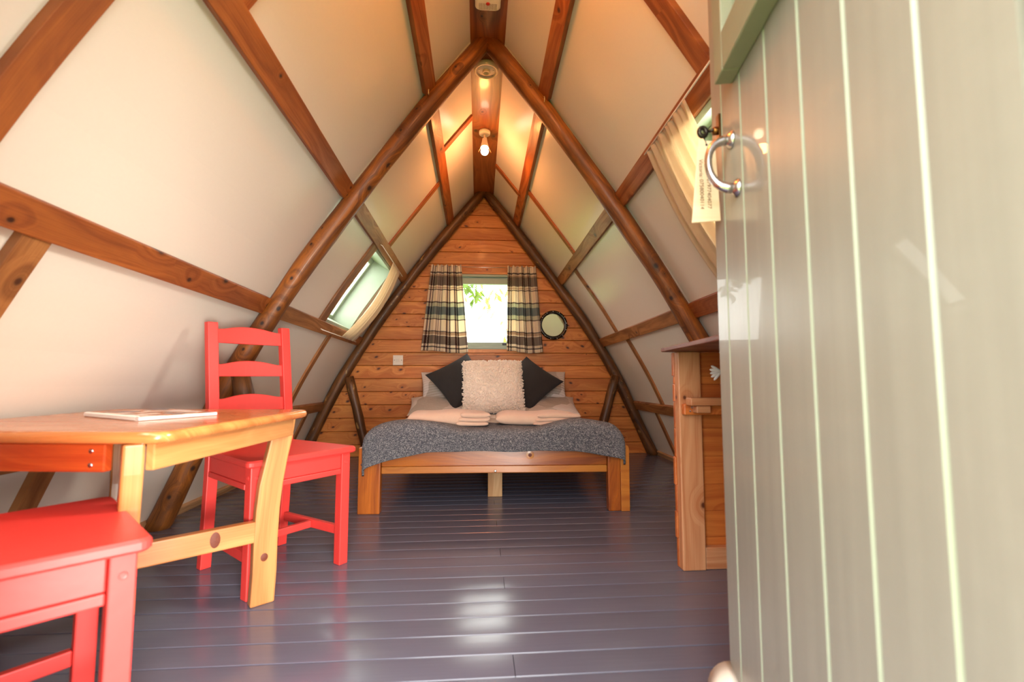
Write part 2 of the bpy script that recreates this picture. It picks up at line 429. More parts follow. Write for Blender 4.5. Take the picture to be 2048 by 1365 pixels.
# ------------------------------------------------------------------ the arch profile
XC = .04
ZT = [-.2, 0, .42, .7, .93, 1.3, 1.75, 2.26, 2.56, 2.62]
WT = [1.672, 1.59, 1.41, 1.285, 1.16, .943, .636, .265, .03, -.02]
zz = np.linspace(-.2, 2.62, 283); ww = np.interp(zz, ZT, WT)
kk = np.exp(-np.linspace(-2, 2, 41)**2); kk /= kk.sum()
pad = np.concatenate([ww[0]+np.arange(20, 0, -1)*(ww[0]-ww[1]), ww, ww[-1]+np.arange(1, 21)*(ww[-1]-ww[-2])])
ws = np.convolve(pad, kk, 'valid'); dz = np.gradient(ws, zz); LL = np.sqrt(1+dz**2)
wR = ws+.055/LL; zR = zz-dz*.055/LL; NX = 1/LL; NZ = -dz/LL
aR = np.concatenate([[0], np.cumsum(np.hypot(np.diff(wR), np.diff(zR)))])
def sY(Y): return 1-.023*(Y-2.38)
def W3(side, ze, Y, d=0.0):
    """point on the inner face of the curved wall; d metres into the room"""
    w_ = np.interp(ze, zR, wR); nx = np.interp(ze, zR, NX); nz = np.interp(ze, zR, NZ)
    return Vector((XC+side*(w_-nx*d), Y, sY(Y)*(ze-nz*d)))
def half(z, Y, d=0.0):
    """half width at world height z"""
    return float(np.interp(z/sY(Y), zR-NZ*d, wR-NX*d))
def arc(ze): return float(np.interp(ze, zR, aR))
def slab(side, z0, z1, Y0, Y1, d0, d1, nz=4, along='Y', mb=None):
    mb = mb or MB(); rings = []; zs = [z0+(z1-z0)*i/nz for i in range(nz+1)]
    for ze in zs:
        rings.append([W3(side, ze, Y0, d0), W3(side, ze, Y1, d0), W3(side, ze, Y1, d1), W3(side, ze, Y0, d1)])
    n0 = len(mb.uv); mb.loft(rings, True, True, False)
    # uv along the grain
    for k in range(n0, len(mb.uv)):
        q = []
        for i in mb.f[k]:
            p = mb.v[i]; a = arc(min(max(p[2]/sY(p[1]), -.2), 2.6))
            q.append((p[1], a) if along == 'Y' else (a, p[1]))
        mb.uv[k] = q
    return mb
Y1, Y2, YB, YF = 2.38, 4.2, 4.29, .32
GND = -.12

# ------------------------------------------------------------------ ground outside
MB().box(-14, 14, -14, 20, GND-.1, GND).build('lawn', GRASS, kind='structure', label='grass lawn outside the cabin')

# ------------------------------------------------------------------ floor
fl = box('floor', DARK, None, -1.75, 1.85, -.02, 4.4, -.10, -.022, 0, kind='structure')
fl['label'] = 'slate grey painted boarded floor'
PITCH = .0942; y = 2.305-PITCH*25
row = 0
def plank_mb(x0, x1, y0, y1, tilt):
    c = .0022; z0, z1 = -.022, 0.0
    top = [(y0+c+(y1-y0-2*c)*k/8, z1+tilt*(k/8-.5)-.00060*(k/4-1)**2) for k in range(9)]
    m = MB(); m.loft([[(x, a, b) for a, b in top] for x in (x0, x1)], False, False, True)
    m.loft([[(x, a, b) for a, b in [top[-1], (y1, z1-c-.001), (y1, z0), (y0, z0), (y0, z1-c-.001), top[0]]] for x in (x0, x1)], False, False, False)
    for x in (x0, x1): m.add([(x, a, b) for a, b in top+[(y1, z1-c-.001), (y1, z0), (y0, z0), (y0, z1-c-.001)]], [list(range(13))], [[(0, 0)]*13])
    return m
while y < 4.30:
    y0, y1 = y+.0012, min(y+PITCH-.0012, 4.305)
    if y1 > -.02:
        cuts = [-1.72, 1.82]
        if row in (13, 18, 21, 25, 29, 34): cuts = [-1.72, .095, 1.82]
        for a, b in zip(cuts, cuts[1:]):
            plank_mb(a+.0008, b-.0008, y0, y1, random.uniform(-.0003, .0003)).build('plank', FLOORP, fl, recalc=False)
    row += 1; y += PITCH

# ------------------------------------------------------------------ curved walls
def hole_strips(z0, z1, ya, yb, hole):
    """rectangles (z0,z1,ya,yb) minus the window hole"""
    if not hole: return [(z0, z1, ya, yb)]
    hz0, hz1, hy0, hy1 = hole
    return [(z0, hz0, ya, yb), (hz1, z1, ya, yb), (hz0, hz1, ya, hy0), (hz0, hz1, hy1, yb)]
HOLES = {-1: (1.135, 1.665, 3.195, 3.80), 1: (1.135, 1.665, 1.18, 1.78)}
LV = {'lowest': (.45, .525), 'low': (1.06, 1.135), 'middle': (1.665, 1.735), 'upper': (2.24, 2.305)}
walls = {}
for side, nm in ((-1, 'wall_left'), (1, 'wall_right')):
    m = MB()
    for (a, b, c, d) in hole_strips(-.06, 2.60, .22, 4.45, HOLES[side]):
        slab(side, a, b, c, d, -.05, -.075, 10, mb=m)
    walls[side] = m.build(nm, SKIN, kind='structure')
    walls[side]['label'] = 'curved cream panelled wall on the %s of the cabin' % ('left' if side < 0 else 'right')
BAT = {-1: {0: [(3.87, 3.93)], 1: [(3.41, 3.475)], 2: [(3.09, 3.195)], 3: [(3.335, 3.385)], 4: [(3.0, 3.05)]},
        1: {0: [(3.73, 3.785)], 1: [(3.51, 3.565)], 2: [(3.65, 3.70)], 3: [(3.435, 3.485)], 4: [(3.64, 3.69)]}}
NEARB = {-1: {0: [(1.585, 1.66)], 1: [(1.15, 1.225)], 2: [(.93, 1.0)], 3: [(1.205, 1.265)], 4: []},
          1: {0: [], 1: [], 2: [(1.12, 1.18), (1.78, 1.83)], 3: [(1.345, 1.425)], 4: []}}
strips = [(-.03, .487), (.487, 1.097), (1.097, 1.70), (1.70, 2.272), (2.272, 2.575)]
trimN = [0]
def trim(mb, mat, label, **k):
    trimN[0] += 1
    return mb.build('trim_%d' % trimN[0], mat, None, kind='structure', label=label, **k)
sw = {-1: 'left', 1: 'right'}
for side in (-1, 1):
    for bay, (ya, yb, B) in enumerate(((.22, Y1, NEARB), (Y1, 4.42, BAT))):
        for k, (z0, z1) in enumerate(strips):
            ys = [ya]+[(a+b)/2 for a, b in B[side][k]]+[yb]
            h = HOLES[side]
            for a, b in zip(ys, ys[1:]):
                if k == 2 and h[2]-.05 < (a+b)/2 < h[3]+.05 and not (b-a) > 1.2:
                    segs = [(a, h[2]), (h[3], b)]
                elif k == 2 and a < h[2] < b: segs = [(a, h[2]), (h[3], b)]
                else: segs = [(a, b)]
                for p, q in segs:
                    if q-p > .03: slab(side, z0+.002, z1-.002, p+.0015, q-.0015, 0, -.012, 6).build('panel', PANEL, walls[side])
            for a, b in B[side][k]:
                wide = bay == 0
                zz0 = z0+.03 if k else 0.0; zz1 = z1-.03 if k < 4 else 2.56
                trim(slab(side, zz0, zz1, a, b, -.001, .022 if wide else .014, 6, 'Z'), BEAM if (wide and k > 1) else (BEAMLT if k < 3 else BEAM),
                     'flat batten running up the %s wall in the %s bay' % (sw[side], ('near', 'far')[bay]), bevel=.002)
        for lv, (z0, z1) in LV.items():
            a, b = (.32, 2.35) if bay == 0 else (2.41, 4.24)
            mat = BEAM if (bay == 0 or lv == 'upper') and not (lv == 'lowest') else BEAMLT
            trim(slab(side, z0, z1, a, b, -.001, .03, 3, 'Y'), mat, '%s horizontal timber along the %s wall, %s bay' % (lv, sw[side], ('near', 'far')[bay]), bevel=.003)
for side, nm in ((-1, 'baseboard_left'), (1, 'baseboard_right')):
    o = slab(side, -.005, .045, .32, 4.24, -.001, .022, 2, 'Y').build(nm, BASEW, kind='structure'); o['label'] = 'low pale timber along the foot of the %s wall' % sw[side]
# ridge board
m = MB(); c = []
for i in range(8):
    Yv = (.25, 4.34)[i >> 1 & 1]; c.append((XC-.004+(-.092, .100)[i & 1], Yv, sY(Yv)*(2.565 if not i >> 2 & 1 else 2.62)))
m.hexa(c, 1); trim(m, RIDGE, 'wide ridge board along the top of the ceiling', bevel=.003)
m = MB(); c = [(XC+(-.16, .16)[i & 1], (.22, 4.45)[i >> 1 & 1], sY((.22, 4.45)[i >> 1 & 1])*(2.62, 2.70)[i >> 2 & 1]) for i in range(8)]
m.hexa(c, 1).build('ceiling', SKIN, kind='structure')

# log arches
def log_arch(Yc, side, rad, mat, label, seed):
    rnd = random.Random(seed); zs = [0.0]+[2.50*i/40 for i in range(1, 41)]; path = []; rads = []
    ph = rnd.uniform(0, 6)
    for i, ze in enumerate(zs):
        p = W3(side, ze, Yc, .055)
        p.y += .004*math.sin(ze*3.1+ph); p.x += .004*math.sin(ze*4.3+ph*2)
        path.append(p); rads.append(rad*(1.04-.08*ze/2.5)+.0022*math.sin(ze*9+ph)+rnd.uniform(-.0008, .0008))
    path[0].z = 0.0
    k_ = (path[-1]-path[-3]); k_ *= (XC+.004*side-path[-1].x)/k_.x; path.append(path[-1]+k_*.98); rads.append(rads[-1])
    return trim(MB().tube(path, rads, 16), mat, label)
log_arch(Y1, -1, .049, LOG, 'left half of the nearer log arch', 1)
log_arch(Y1+.004, 1, .049, LOG, 'right half of the nearer log arch', 2)
log_arch(Y2, -1, .046, LOGWORN, 'left half of the far log arch at the gable', 3)
log_arch(Y2+.004, 1, .046, LOGWORN, 'right half of the far log arch at the gable', 4)
# short leaning log props under the arches
def prop(a, b, r, label):
    a, b = Vector(a), Vector(b); p = [b+(a-b)*i/8 for i in range(9)]
    for i in range(1, 8): p[i].x += .0015*math.sin(i*1.7)
    trim(MB().tube(p, [r*(1+.05*math.sin(i*2.1)) for i in range(9)], 14), LOGWORN, label)
prop((-1.145, 4.15, .725), (-.96, 4.15, 0), .040, 'short log prop leaning under the far arch, left of the bed')
prop((1.268, 4.15, .735), (1.055, 4.15, 0), .042, 'short log prop leaning under the far arch, right of the bed')
prop((-1.165, 2.33, .745), (-.99, 2.33, 0), .042, 'short log prop under the nearer arch behind the red chair')

# ------------------------------------------------------------------ back wall
WX0, WX1, WZ0, WZ1 = -.335, .455, .985, 1.70
m = MB()
def gable_poly(Y, d):
    zs = [2.60*i/20 for i in range(21)]; zs[0] = -.06
    L_ = [W3(-1, z, Y, d) for z in zs]; R_ = [W3(1, z, Y, d) for z in zs[::-1]]
    return [(p.x, p.z) for p in L_+R_]
def gable_rows(name, Y0, Y1_, x0, x1, z0, z1, mat, d=-.05):
    """gable slab in horizontal courses round an opening"""
    m = MB(); zs = sorted(set([-.06, z0, z1]+[i*.13 for i in range(20)]+[2.52]))
    for a, b in zip(zs, zs[1:]):
        ha, hb = half(a, Y0, d), max(half(b, Y0, d), .02)
        q = lambda xa0, xb0, xa1, xb1: m.hexa([((xa0, xa1)[i & 1] if not i >> 2 & 1 else (xb0, xb1)[i & 1], (Y0, Y1_)[i >> 1 & 1], (a, b)[i >> 2 & 1]) for i in range(8)])
        if a >= z0-1e-6 and b <= z1+1e-6:
            q(XC-ha, XC-hb, x0, x0); q(x1, x1, XC+ha, XC+hb)
        else: q(XC-ha, XC-hb, XC+ha, XC+hb)
    return m.build(name, mat, None, kind='structure')
wb = gable_rows('wall_back', YB+.018, YB+.09, WX0, WX1, WZ0, WZ1, DARK)
wb['label'] = 'back gable wall of horizontal pine boards'
BP = .1205; z = 1.191-BP*10
while z < 2.46:
    a, b = max(z+.0015, -.0), min(z+BP-.0015, 2.47)
    if b > a+.01:
        ha, hb = half(a, YB, .01), half(b, YB, .01)
        def bp(xa0, xb0, xa1, xb1, a=a, b=b):
            ch = .004; M_ = MB()
            prof = [(a, YB+.018), (a, YB+ch), (a+ch, YB), (b-ch, YB), (b, YB+ch), (b, YB+.018)]
            f0 = lambda zz_: xa0+(xb0-xa0)*(zz_-a)/(b-a); f1 = lambda zz_: xa1+(xb1-xa1)*(zz_-a)/(b-a)
            M_.loft([[(f0(q), yy, q) for q, yy in prof], [(f1(q), yy, q) for q, yy in prof]], True, True, False)
            M_.build('board', PINEWALL, wb)
        if b > WZ0+.005 and a < WZ1-.005:
            # boards stop at the window lining
            if a < WZ0 < b and WZ0-a > .02:
                pass
            bp(XC-ha, XC-hb, WX0, WX0); bp(WX1, WX1, XC+ha, XC+hb)
            if a < WZ0-.012:
                bb = WZ0-.0; M_ = MB().box(WX0+.001, WX1-.001, YB, YB+.018, a, bb, 0); M_.build('board', PINEWALL, wb)
            if b > WZ1+.012:
                M_ = MB().box(WX0+.001, WX1-.001, YB, YB+.018, WZ1, b, 0); M_.build('board', PINEWALL, wb)
        else: bp(XC-ha, XC-hb, XC+ha, XC+hb)
    z += BP
# front gable with the doorway (round the camera)
wf = gable_rows('wall_front', .20, .318, -.42, .50, -.06, 1.98, CREAMW)
wf['label'] = 'front gable wall with the open doorway'

# ------------------------------------------------------------------ windows
w1 = empty('window_1', (0, YB, 0), label='small back window with a sage green frame', kind='structure')
def wbox(name, mat, x0, x1, y0, y1, z0, z1, par=w1, **k): return box(name, mat, par, x0, x1, y0, y1, z0, z1, .003, **k)
wbox('lining', WINGREEN, WX0, WX0+.02, -.004, .10, WZ0, WZ1); wbox('lining', WINGREEN, WX1-.02, WX1, -.004, .10, WZ0, WZ1)
wbox('lining', WINGREEN, WX0+.02, WX1-.02, -.004, .10, WZ1-.022, WZ1); wbox('sill', WINGREEN, WX0+.02, WX1-.02, -.006, .10, WZ0, WZ0+.03)
wbox('sash_rail', WINGREEN, WX0+.02, WX1-.02, .03, .075, WZ1-.088, WZ1-.024); wbox('sash_rail', WINGREEN, WX0+.02, WX1-.02, .03, .075, WZ0+.03, WZ0+.068)
wbox('sash_stile', WINGREEN, WX0+.02, WX0+.075, .03, .075, WZ0+.068, WZ1-.088); wbox('sash_stile', WINGREEN, WX1-.075, WX1-.02, .03, .075, WZ0+.068, WZ1-.088)
wbox('pane', GLASS, WX0+.07, WX1-.07, .05, .054, WZ0+.06, WZ1-.08)
wbox('catch', BLACKP, .225, .262, .018, .032, WZ0+.040, WZ0+.062)
# thin pine architrave round the opening
m = MB()
m.box(WX0-.105, WX1+.095, YB-.012, YB, WZ1+.0, WZ1+.020, 0); trim(m, PINEWALL, 'thin pine strip above the back window', bevel=.002)
m = MB(); m.box(-.448, .548, YB-.010, YB, .926, .936, 0); trim(m, PINEWALL, 'thin pine strip under the back window', bevel=.002)

def side_window(name, side, label):
    z0, z1, ya, yb = HOLES[side]
    r = empty(name, (0, 0, 0), label=label, kind='structure')
    g, t_ = -.19, .018
    def sl(nm, mat, *a, n=3, **k): return slab(side, *a, n, 'Z').build(nm, mat, r, bevel=.002, **k)
    sl('reveal', WINGREEN, z0, z1, yb-t_, yb, .004, g); sl('reveal', WINGREEN, z0, z1, ya, ya+t_, .002, g)
    sl('reveal', WINGREEN, z0, z0+t_, ya+t_, yb-t_, .002, g); sl('reveal', WINGREEN, z1-t_, z1, ya+t_, yb-t_, .002, g)
    f = .036
    sl('sash_stile', WINGREEN, z0+t_, z1-t_, yb-t_-f, yb-t_, g+.028, g+.004); sl('sash_stile', WINGREEN, z0+t_, z1-t_, ya+t_, ya+t_+f*.6, g+.028, g+.004)
    sl('sash_rail', WINGREEN, z0+t_, z0+t_+f*.7, ya+t_+f*.6, yb-t_-f, g+.028, g+.004); sl('sash_rail', WINGREEN, z1-t_-f, z1-t_, ya+t_+f*.6, yb-t_-f, g+.028, g+.004)
    sl('pane', GLASS, z0+t_+.02, z1-t_-.03, ya+t_+.02, yb-t_-.03, g+.018, g+.014)
    return r
side_window('window_2', -1, 'left side window with a deep pale green reveal')
side_window('window_3', 1, 'right side window half hidden by the open door')

# ------------------------------------------------------------------ door
dr = empty('door_1', (.411, .307, 0), math.atan2(.98, .196), label='sage green boarded door standing open on the right', kind='structure')
DS = [-.008, .089, .200, .307, .420, .535, .643, .714]; DZ0, DZ1, DT = .035, 1.90, .042
for a, b in zip(DS, DS[1:]):
    ch = .0036; a0, b0 = a+.0006, b-.0006
    prof = [(a0, -DT), (a0, -ch), (a0+ch, 0), (b0-ch, 0), (b0, -ch), (b0, -DT)]
    if a < 0: prof[1:3] = [(a0, 0)]
    if b == .714: prof[3:5] = [(b0-.004, 0), (b0, -.004)]
    m = MB(); m.loft([[(p, q, DZ0) for p, q in prof], [(p, q, DZ1) for p, q in prof]], True, True, False)
    o = m.build('board', SAGE, dr); o.data.materials.append(SAGELT)
    for pl in o.data.polygons:
        n_ = pl.normal
        if abs(n_.x) > .3 and n_.y > .3: pl.material_index = 1
wfz0, wfz1, wfs0, wfs1 = 1.345, 1.80, .10, .573
wfm = MB().box(wfs0+.05, wfs1-.05, 0, .036, wfz0, wfz0+.08, 0).build('window_rail', SAGEDK, dr, .003)
MB().box(wfs0+.05, wfs1-.05, 0, .036, wfz1-.07, wfz1, 0).build('window_rail', SAGEDK, dr, .003)
MB().box(wfs1-.05, wfs1, 0, .036, wfz0, wfz1, 2).build('window_stile', SAGEDK, dr, .003)
MB().box(wfs0, wfs0+.05, 0, .036, wfz0, wfz1, 2).build('window_stile', SAGEDK, dr, .003)
MB().box(wfs0+.045, wfs1-.045, .008, .013, wfz0+.075, wfz1-.065, 0).build('pane', glass('door_glass'), dr)
MB().box(wfs0+.045, wfs1-.045, .001, .004, wfz0+.075, wfz1-.065, 0).build('reflection_sheet', plain('pane_reflection_white', C(236, 234, 232), .3), dr)  # added white sheet paints in the bright outdoors reflected by the pane
# pull handle
hs, hz0, hz1 = .575, 1.118, 1.232
pts = []
for i in range(15):
    a = math.pi*i/14; pts.append((hs+.012*math.cos(a), .006+.046*math.sin(a)**.75, (hz0+hz1)/2+(hz1-hz0)/2*math.cos(a)))
h = MB().tube(pts, [.0075+.003*abs(math.cos(math.pi*i/14))**3 for i in range(15)], 12)
for zc, sx in ((hz1, hs+.012), (hz0, hs-.012)):
    h.lathe([(.019, 0), (.019, .003), (.012, .009), (.008, .014)], (sx, 0, zc), (0, 1, 0), 18)
h.build('handle', STEEL, dr, label='polished metal pull handle')
lk = MB().lathe([(.009, 0), (.009, .014), (.007, .016), (.001, .016)], (.656, 0, 1.290), (0, 1, 0), 20)
lk.box(.647, .665, 0, .005, 1.258, 1.326, 2)
lk.build('lock', BRASS, dr, label='brassy door lock')
# bottom weather bar in two lengths
def wbar(s0, s1, z0, z1, mat):
    m = MB(); rings = []
    for s_, zt in ((s0, z0), (s1, z1)):
        rings.append([(s_, 0, zt-.10)]+[(s_, .048*math.sin(a), zt-.055+.055*math.cos(a)) for a in [math.pi/2*i/6 for i in range(7)]][::-1]+[(s_, .048, zt-.10)])
    m.loft(rings, True, True, True); m.build('weather_bar', mat, dr, label='cream rounded weather bar at the door foot')
wbar(.712, .66, .118, .105, CREAMW)
wbar(.552, .02, .150, .128, CREAMW)
# bright painted door lining beside the hinges
m = MB(); m.box(.405, .499, .17, .283, 0, 1.98, 2); trim(m, CREAMW, 'white door lining beside the hinges', bevel=.003)
m = MB(); m.box(-.419, -.36, .20, .34, 0, 1.98, 2); trim(m, CREAMW, 'white door lining at the latch side', bevel=.003)

# key and its wooden tag
ky = empty('key', (.52, .955, 1.29), label='dark key in the door lock with a pale wooden tag hanging from it', cat='key')
# shank runs from the lock (.541,.95) outward
kd = MB().tube([(.016, -.006, .005), (-.004, 0, 0)], .0035, 8)
ring = [(-.004+(-.010)*math.cos(a)*.85-.012, .004, .010*math.sin(a)) for a in [2*math.pi*i/16 for i in range(17)]]
kd.tube(ring, .0052, 8); kd.build('blade', DARKMETAL, ky)
MB().tube([(-.014, .002, -.012), (-.013, .002, -.022), (-.0125, -.004, -.034), (-.0145, -.004, -.026), (-.016, .002, -.014)], .0011, 6).build('cord', BLACKP, ky)
tg = MB(); T = [(-.031, -.024), (.008, -.024), (.0155, -.207), (-.051, -.214)]
tg.prism(T, -.004, 0.0, 1); tago = tg.build('wooden_tag', wood('pale_tag_wood', C(232, 204, 172), C(220, 186, 150), C(200, 160, 120), .6, 0, 4, .02, 0, .3), ky, .0012)
MB().lathe([(.0026, 0), (.0026, .0006)], (-.0125, -.0042, -.034), (0, -1, 0), 12).build('hole', BLACKP, tago)
INK = plain('engraved_ink', C(112, 78, 58), .8)
def text(s, loc, size, rot, parent, mat=INK, name='lettering'):
    cu = bpy.data.curves.new(name, 'FONT'); cu.body = s; cu.size = size; cu.extrude = .00015
    tmp = bpy.data.objects.new('tmp', cu); COL.objects.link(tmp)
    dg = bpy.context.evaluated_depsgraph_get(); me = bpy.data.meshes.new_from_object(tmp.evaluated_get(dg))
    bpy.data.objects.remove(tmp); o = bpy.data.objects.new(name, me); COL.objects.link(o)
    me.materials.clear(); me.materials.append(mat); o.parent = parent; o.location = loc; o.rotation_euler = rot; return o
R90 = Matrix(((0, 0, -0, 0),)*1) if False else None
# text lies in the tag's face (facing -Y) and reads downwards
RT = (math.pi/2, math.pi/2, 0)
text('Grigor: 07977404077', (-.014, -.0045, -.072), .0125, RT, tago)
text('Victoria: 07580040114', (-.031, -.0045, -.068), .0125, RT, tago)

# ------------------------------------------------------------------ counter on the right
ct = empty('counter', (.95, 1.5, 0), label='pine kitchen counter with a boarded end panel behind the open door', cat='counter')
def cb(nm, mat, x0, x1, y0, y1, z0, z1, bev=.004, **k): return box(nm, mat, ct, x0-.95, x1-.95, y0-1.5, y1-1.5, z0, z1, bev, **k)
PZ = [0.0, .085, .205, .325, .445, .56, .68, .80, .83]
PZ = [.0, .11, .21, .312, .42, .53, .635, .705, .737, .83]
for a, b in zip(PZ, PZ[1:]):
    off = random.uniform(-.004, .004); cb('plank', COUNTERP, .775+off, 1.19, 1.765, 1.783, a, b, .003, L=0)
cb('post', COUNTERW, .777, .868, 1.728, 1.764, 0, .832); cb('bottom_rail', COUNTERW, .870, 1.19, 1.735, 1.764, 0, .082)
cb('shelf_ledger', COUNTERP, .785, 1.19, 1.700, 1.727, .588, .630); cb('shelf_rail', COUNTERW, .79, 1.19, 1.655, 1.699, .626, .655)
cb('shelf_rail', COUNTERW, .815, .87, 1.66, 1.698, .598, .625)
for q in (.603, .617): MB().lathe([(.004, 0), (.004, .001)], (.806-.95+(q-.6)*.5, 1.6995-1.5, q), (0, -1, 0), 10).build('screw', STEEL, ct)
m = MB(); poly = [(.735-.95, 1.79-1.5), (.735-.95, 1.755-1.5), (.63-.95, 1.07-1.5), (1.15-.95, 1.07-1.5), (1.15-.95, 1.79-1.5)]
m.prism(poly, .833, .850, 2); m.build('worktop', WORKTOP, ct, .004, 3)
cb('light_stop_backing', COUNTERP, .80, 1.18, 1.7832, 1.788, .005, .83); cb('end_panel', COUNTERP, .80, 1.12, 1.10, 1.125, 0, .832)  # first sheet is added behind the planks to stop light leaking between them
# small pale fluted ornament at the counter, cut by the door edge
m = MB()
for i in range(5):
    a = math.radians(150+20*i); d = Vector((math.cos(a), 0, math.sin(a)))
    q = Vector((.034, .002*(i % 2), .018)); m.tube([q, q+d*.012, q+d*.026, q+d*.038, q+d*.043], [.003, .0052, .0062, .0048, .001], 8)
orn = m.build('tassel', plain('frosted_white', C(226, 222, 220), .3)); orn.location = (.872, 1.648, .736)
tag(orn, 'small pale frosted tassel hanging under the counter top beside the door', 'ornament')
cord = MB().tube([(.034, 0, .016), (.034, 0, .097)], .0015, 6).build('cord', WHITEP, orn)

# ------------------------------------------------------------------ table
TB = empty('side_table', (-.985, 1.372, 0), math.atan2(-.113, .99), label='low square varnished pine table with curved legs against the left wall', cat='table')
ZTOP = .62
def rrect(x0, x1, y0, y1, r, n=5):
    P_ = []
    for cx, cy, a0 in ((x1-r, y1-r, 0), (x0+r, y1-r, 90), (x0+r, y0+r, 180), (x1-r, y0+r, 270)):
        for i in range(n+1):
            a = math.radians(a0+90*i/n); P_.append((cx+r*math.cos(a), cy+r*math.sin(a)))
    return P_
m = MB(); rings = []
X0, X1, Y0_, Y1_ = -.335, .358, -.315, .342
for ins, z in ((.010, ZTOP-.026), (.002, ZTOP-.022), (0, ZTOP-.012), (.003, ZTOP-.003), (.010, ZTOP)):
    rings.append([(a, b, z) for a, b in rrect(X0+ins, X1-ins, Y0_+ins, Y1_-ins, .035)])
m.loft(rings, True, True, True)
for k in range(len(m.uv)):
    m.uv[k] = [(m.v[i][0], m.v[i][1]+m.v[i][2]) for i in m.f[k]]
m.build('tabletop', TABLETOP, TB)
lz = [0, .1, .2, .3, .38, .46, .53, .594]; lo = [-.004, 0, 0, .003, .010, .024, .038, .046]
def table_leg(sx, sy):
    d = Vector((sx, sy, 0)).normalized(); p = Vector((-sy, sx, 0)).normalized(); base = Vector((sx*.262-(.012 if sx > 0 > sy else 0), sy*.262, 0)); rings = []
    for z, o in zip(lz, lo):
        wv = .036 if z < .45 else .034
        c = base+d*(o-.006)+Vector((0, 0, z)); rings.append([c+d*wv+p*.019, c-d*wv+p*.019, c-d*wv-p*.019, c+d*wv-p*.019])
    m = MB(); m.loft(rings, True, True, False); return m.build('leg', TABLE, TB, .005)
for sx in (-1, 1):
    for sy in (-1, 1): table_leg(sx, sy)
box('apron', TABLE, TB, .302, .322, -.285, .298, .535, .593, .003); box('apron', TABLE, TB, -.312, -.292, -.285, .285, .535, .593, .003)
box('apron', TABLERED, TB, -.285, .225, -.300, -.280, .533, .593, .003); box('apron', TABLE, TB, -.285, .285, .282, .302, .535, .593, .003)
for q in (.548, .578): MB().lathe([(.005, 0), (.005, .0015), (.001, .002)], (.195, -.300, q), (0, -1, 0), 12).build('screw', STEEL, TB)
for sgn in (1, -1):
    d = Vector((1, sgn, 0)).normalized(); p = Vector((-sgn, 1, 0)).normalized()
    if sgn == 1: MB().obox((0, 0, .233), d*.334, p*.016, (0, 0, .033), 0).build('stretcher', TABLE, TB, .004)
    else:
        for s_ in (-1, 1): MB().obox(tuple(d*(s_*.176))[:2]+(.233,), d*.158, p*.016, (0, 0, .033), 0).build('stretcher', TABLE, TB, .004)

def knot(parent, o, ax, r, ry, mat):
    m = MB(); o = Vector(o); ax = Vector(ax).normalized(); a = Vector((0, 0, 1)); a = (a-ax*a.dot(ax)).normalized() if abs(ax.z) < .9 else Vector((0, 1, 0)); b = ax.cross(a)
    for k0, k1, h0, h1 in ((1.0, .8, 0, .0006), (.8, 0.02, .0006, .0009)):
        m.loft([[o+ax*h+(a*math.cos(2*math.pi*i/18)*ry+b*math.sin(2*math.pi*i/18)*r)*k for i in range(18)] for k, h in ((k0, h0), (k1, h1))], True, False, True)
    return m.build('knot', mat, parent, label='dark wood knot')
KNOT = paint('knot_wood', C(112, 46, 16), .6, .22, 160, .15)
_d = Vector((1, 1, 0)).normalized(); _n = Vector((1, -1, 0)).normalized()
for t_, zq, r1, r2 in ((.222, .236, .014, .024),):
    knot(TB, _d*t_+_n*.0162+Vector((0, 0, zq)), _n, r1, r2, KNOT)
knot(TB, Vector((.262, .262, .150))+_d*-.010+_n*.0192, _n, .011, .013, KNOT)
# notebook on the table
nb = empty('notebook', (-.887, 1.262, ZTOP+.001), math.atan2(.52, -.85), label='white spiral bound notebook with a printed cover lying on the table', cat='notebook')
# local x along the spine (0.30), local y towards the fore edge (negative side)
MB().box(.0, .30, -.205, -.006, 0, .0085, 0).build('page_block', plain('paper_edges', C(238, 234, 230), .7), nb, .001)
def covermat():
    t = NT('printed_cover'); tc = t.n('ShaderNodeTexCoord').outputs['Object']
    n = t.noise(tc, 14, 4); n2 = t.noise(tc, 5, 2)
    c = t.ramp(n, [(.38, C(60, 84, 130)), (.46, C(150, 130, 110)), (.54, C(196, 120, 70)), (.62, C(236, 226, 210))])
    c = t.mix(t.ramp(n2, [(.45, 0.0), (.55, 1.0)]), C(240, 236, 232), c)
    t.l(c, t.b.inputs['Base Color']); t.set(Roughness=.25); return t.m
MB().box(.002, .298, -.203, -.008, .0087, .0095, 0).build('cover', covermat(), nb)
sp = MB()
for i in range(40):
    x = .008+.0073*i; sp.tube([(x, -.006+.0065*math.cos(a), .006+.0065*math.sin(a)) for a in [2*math.pi*k/8 for k in range(9)]], .0011, 5)
sp.build('spiral_binding', WHITEP, nb)

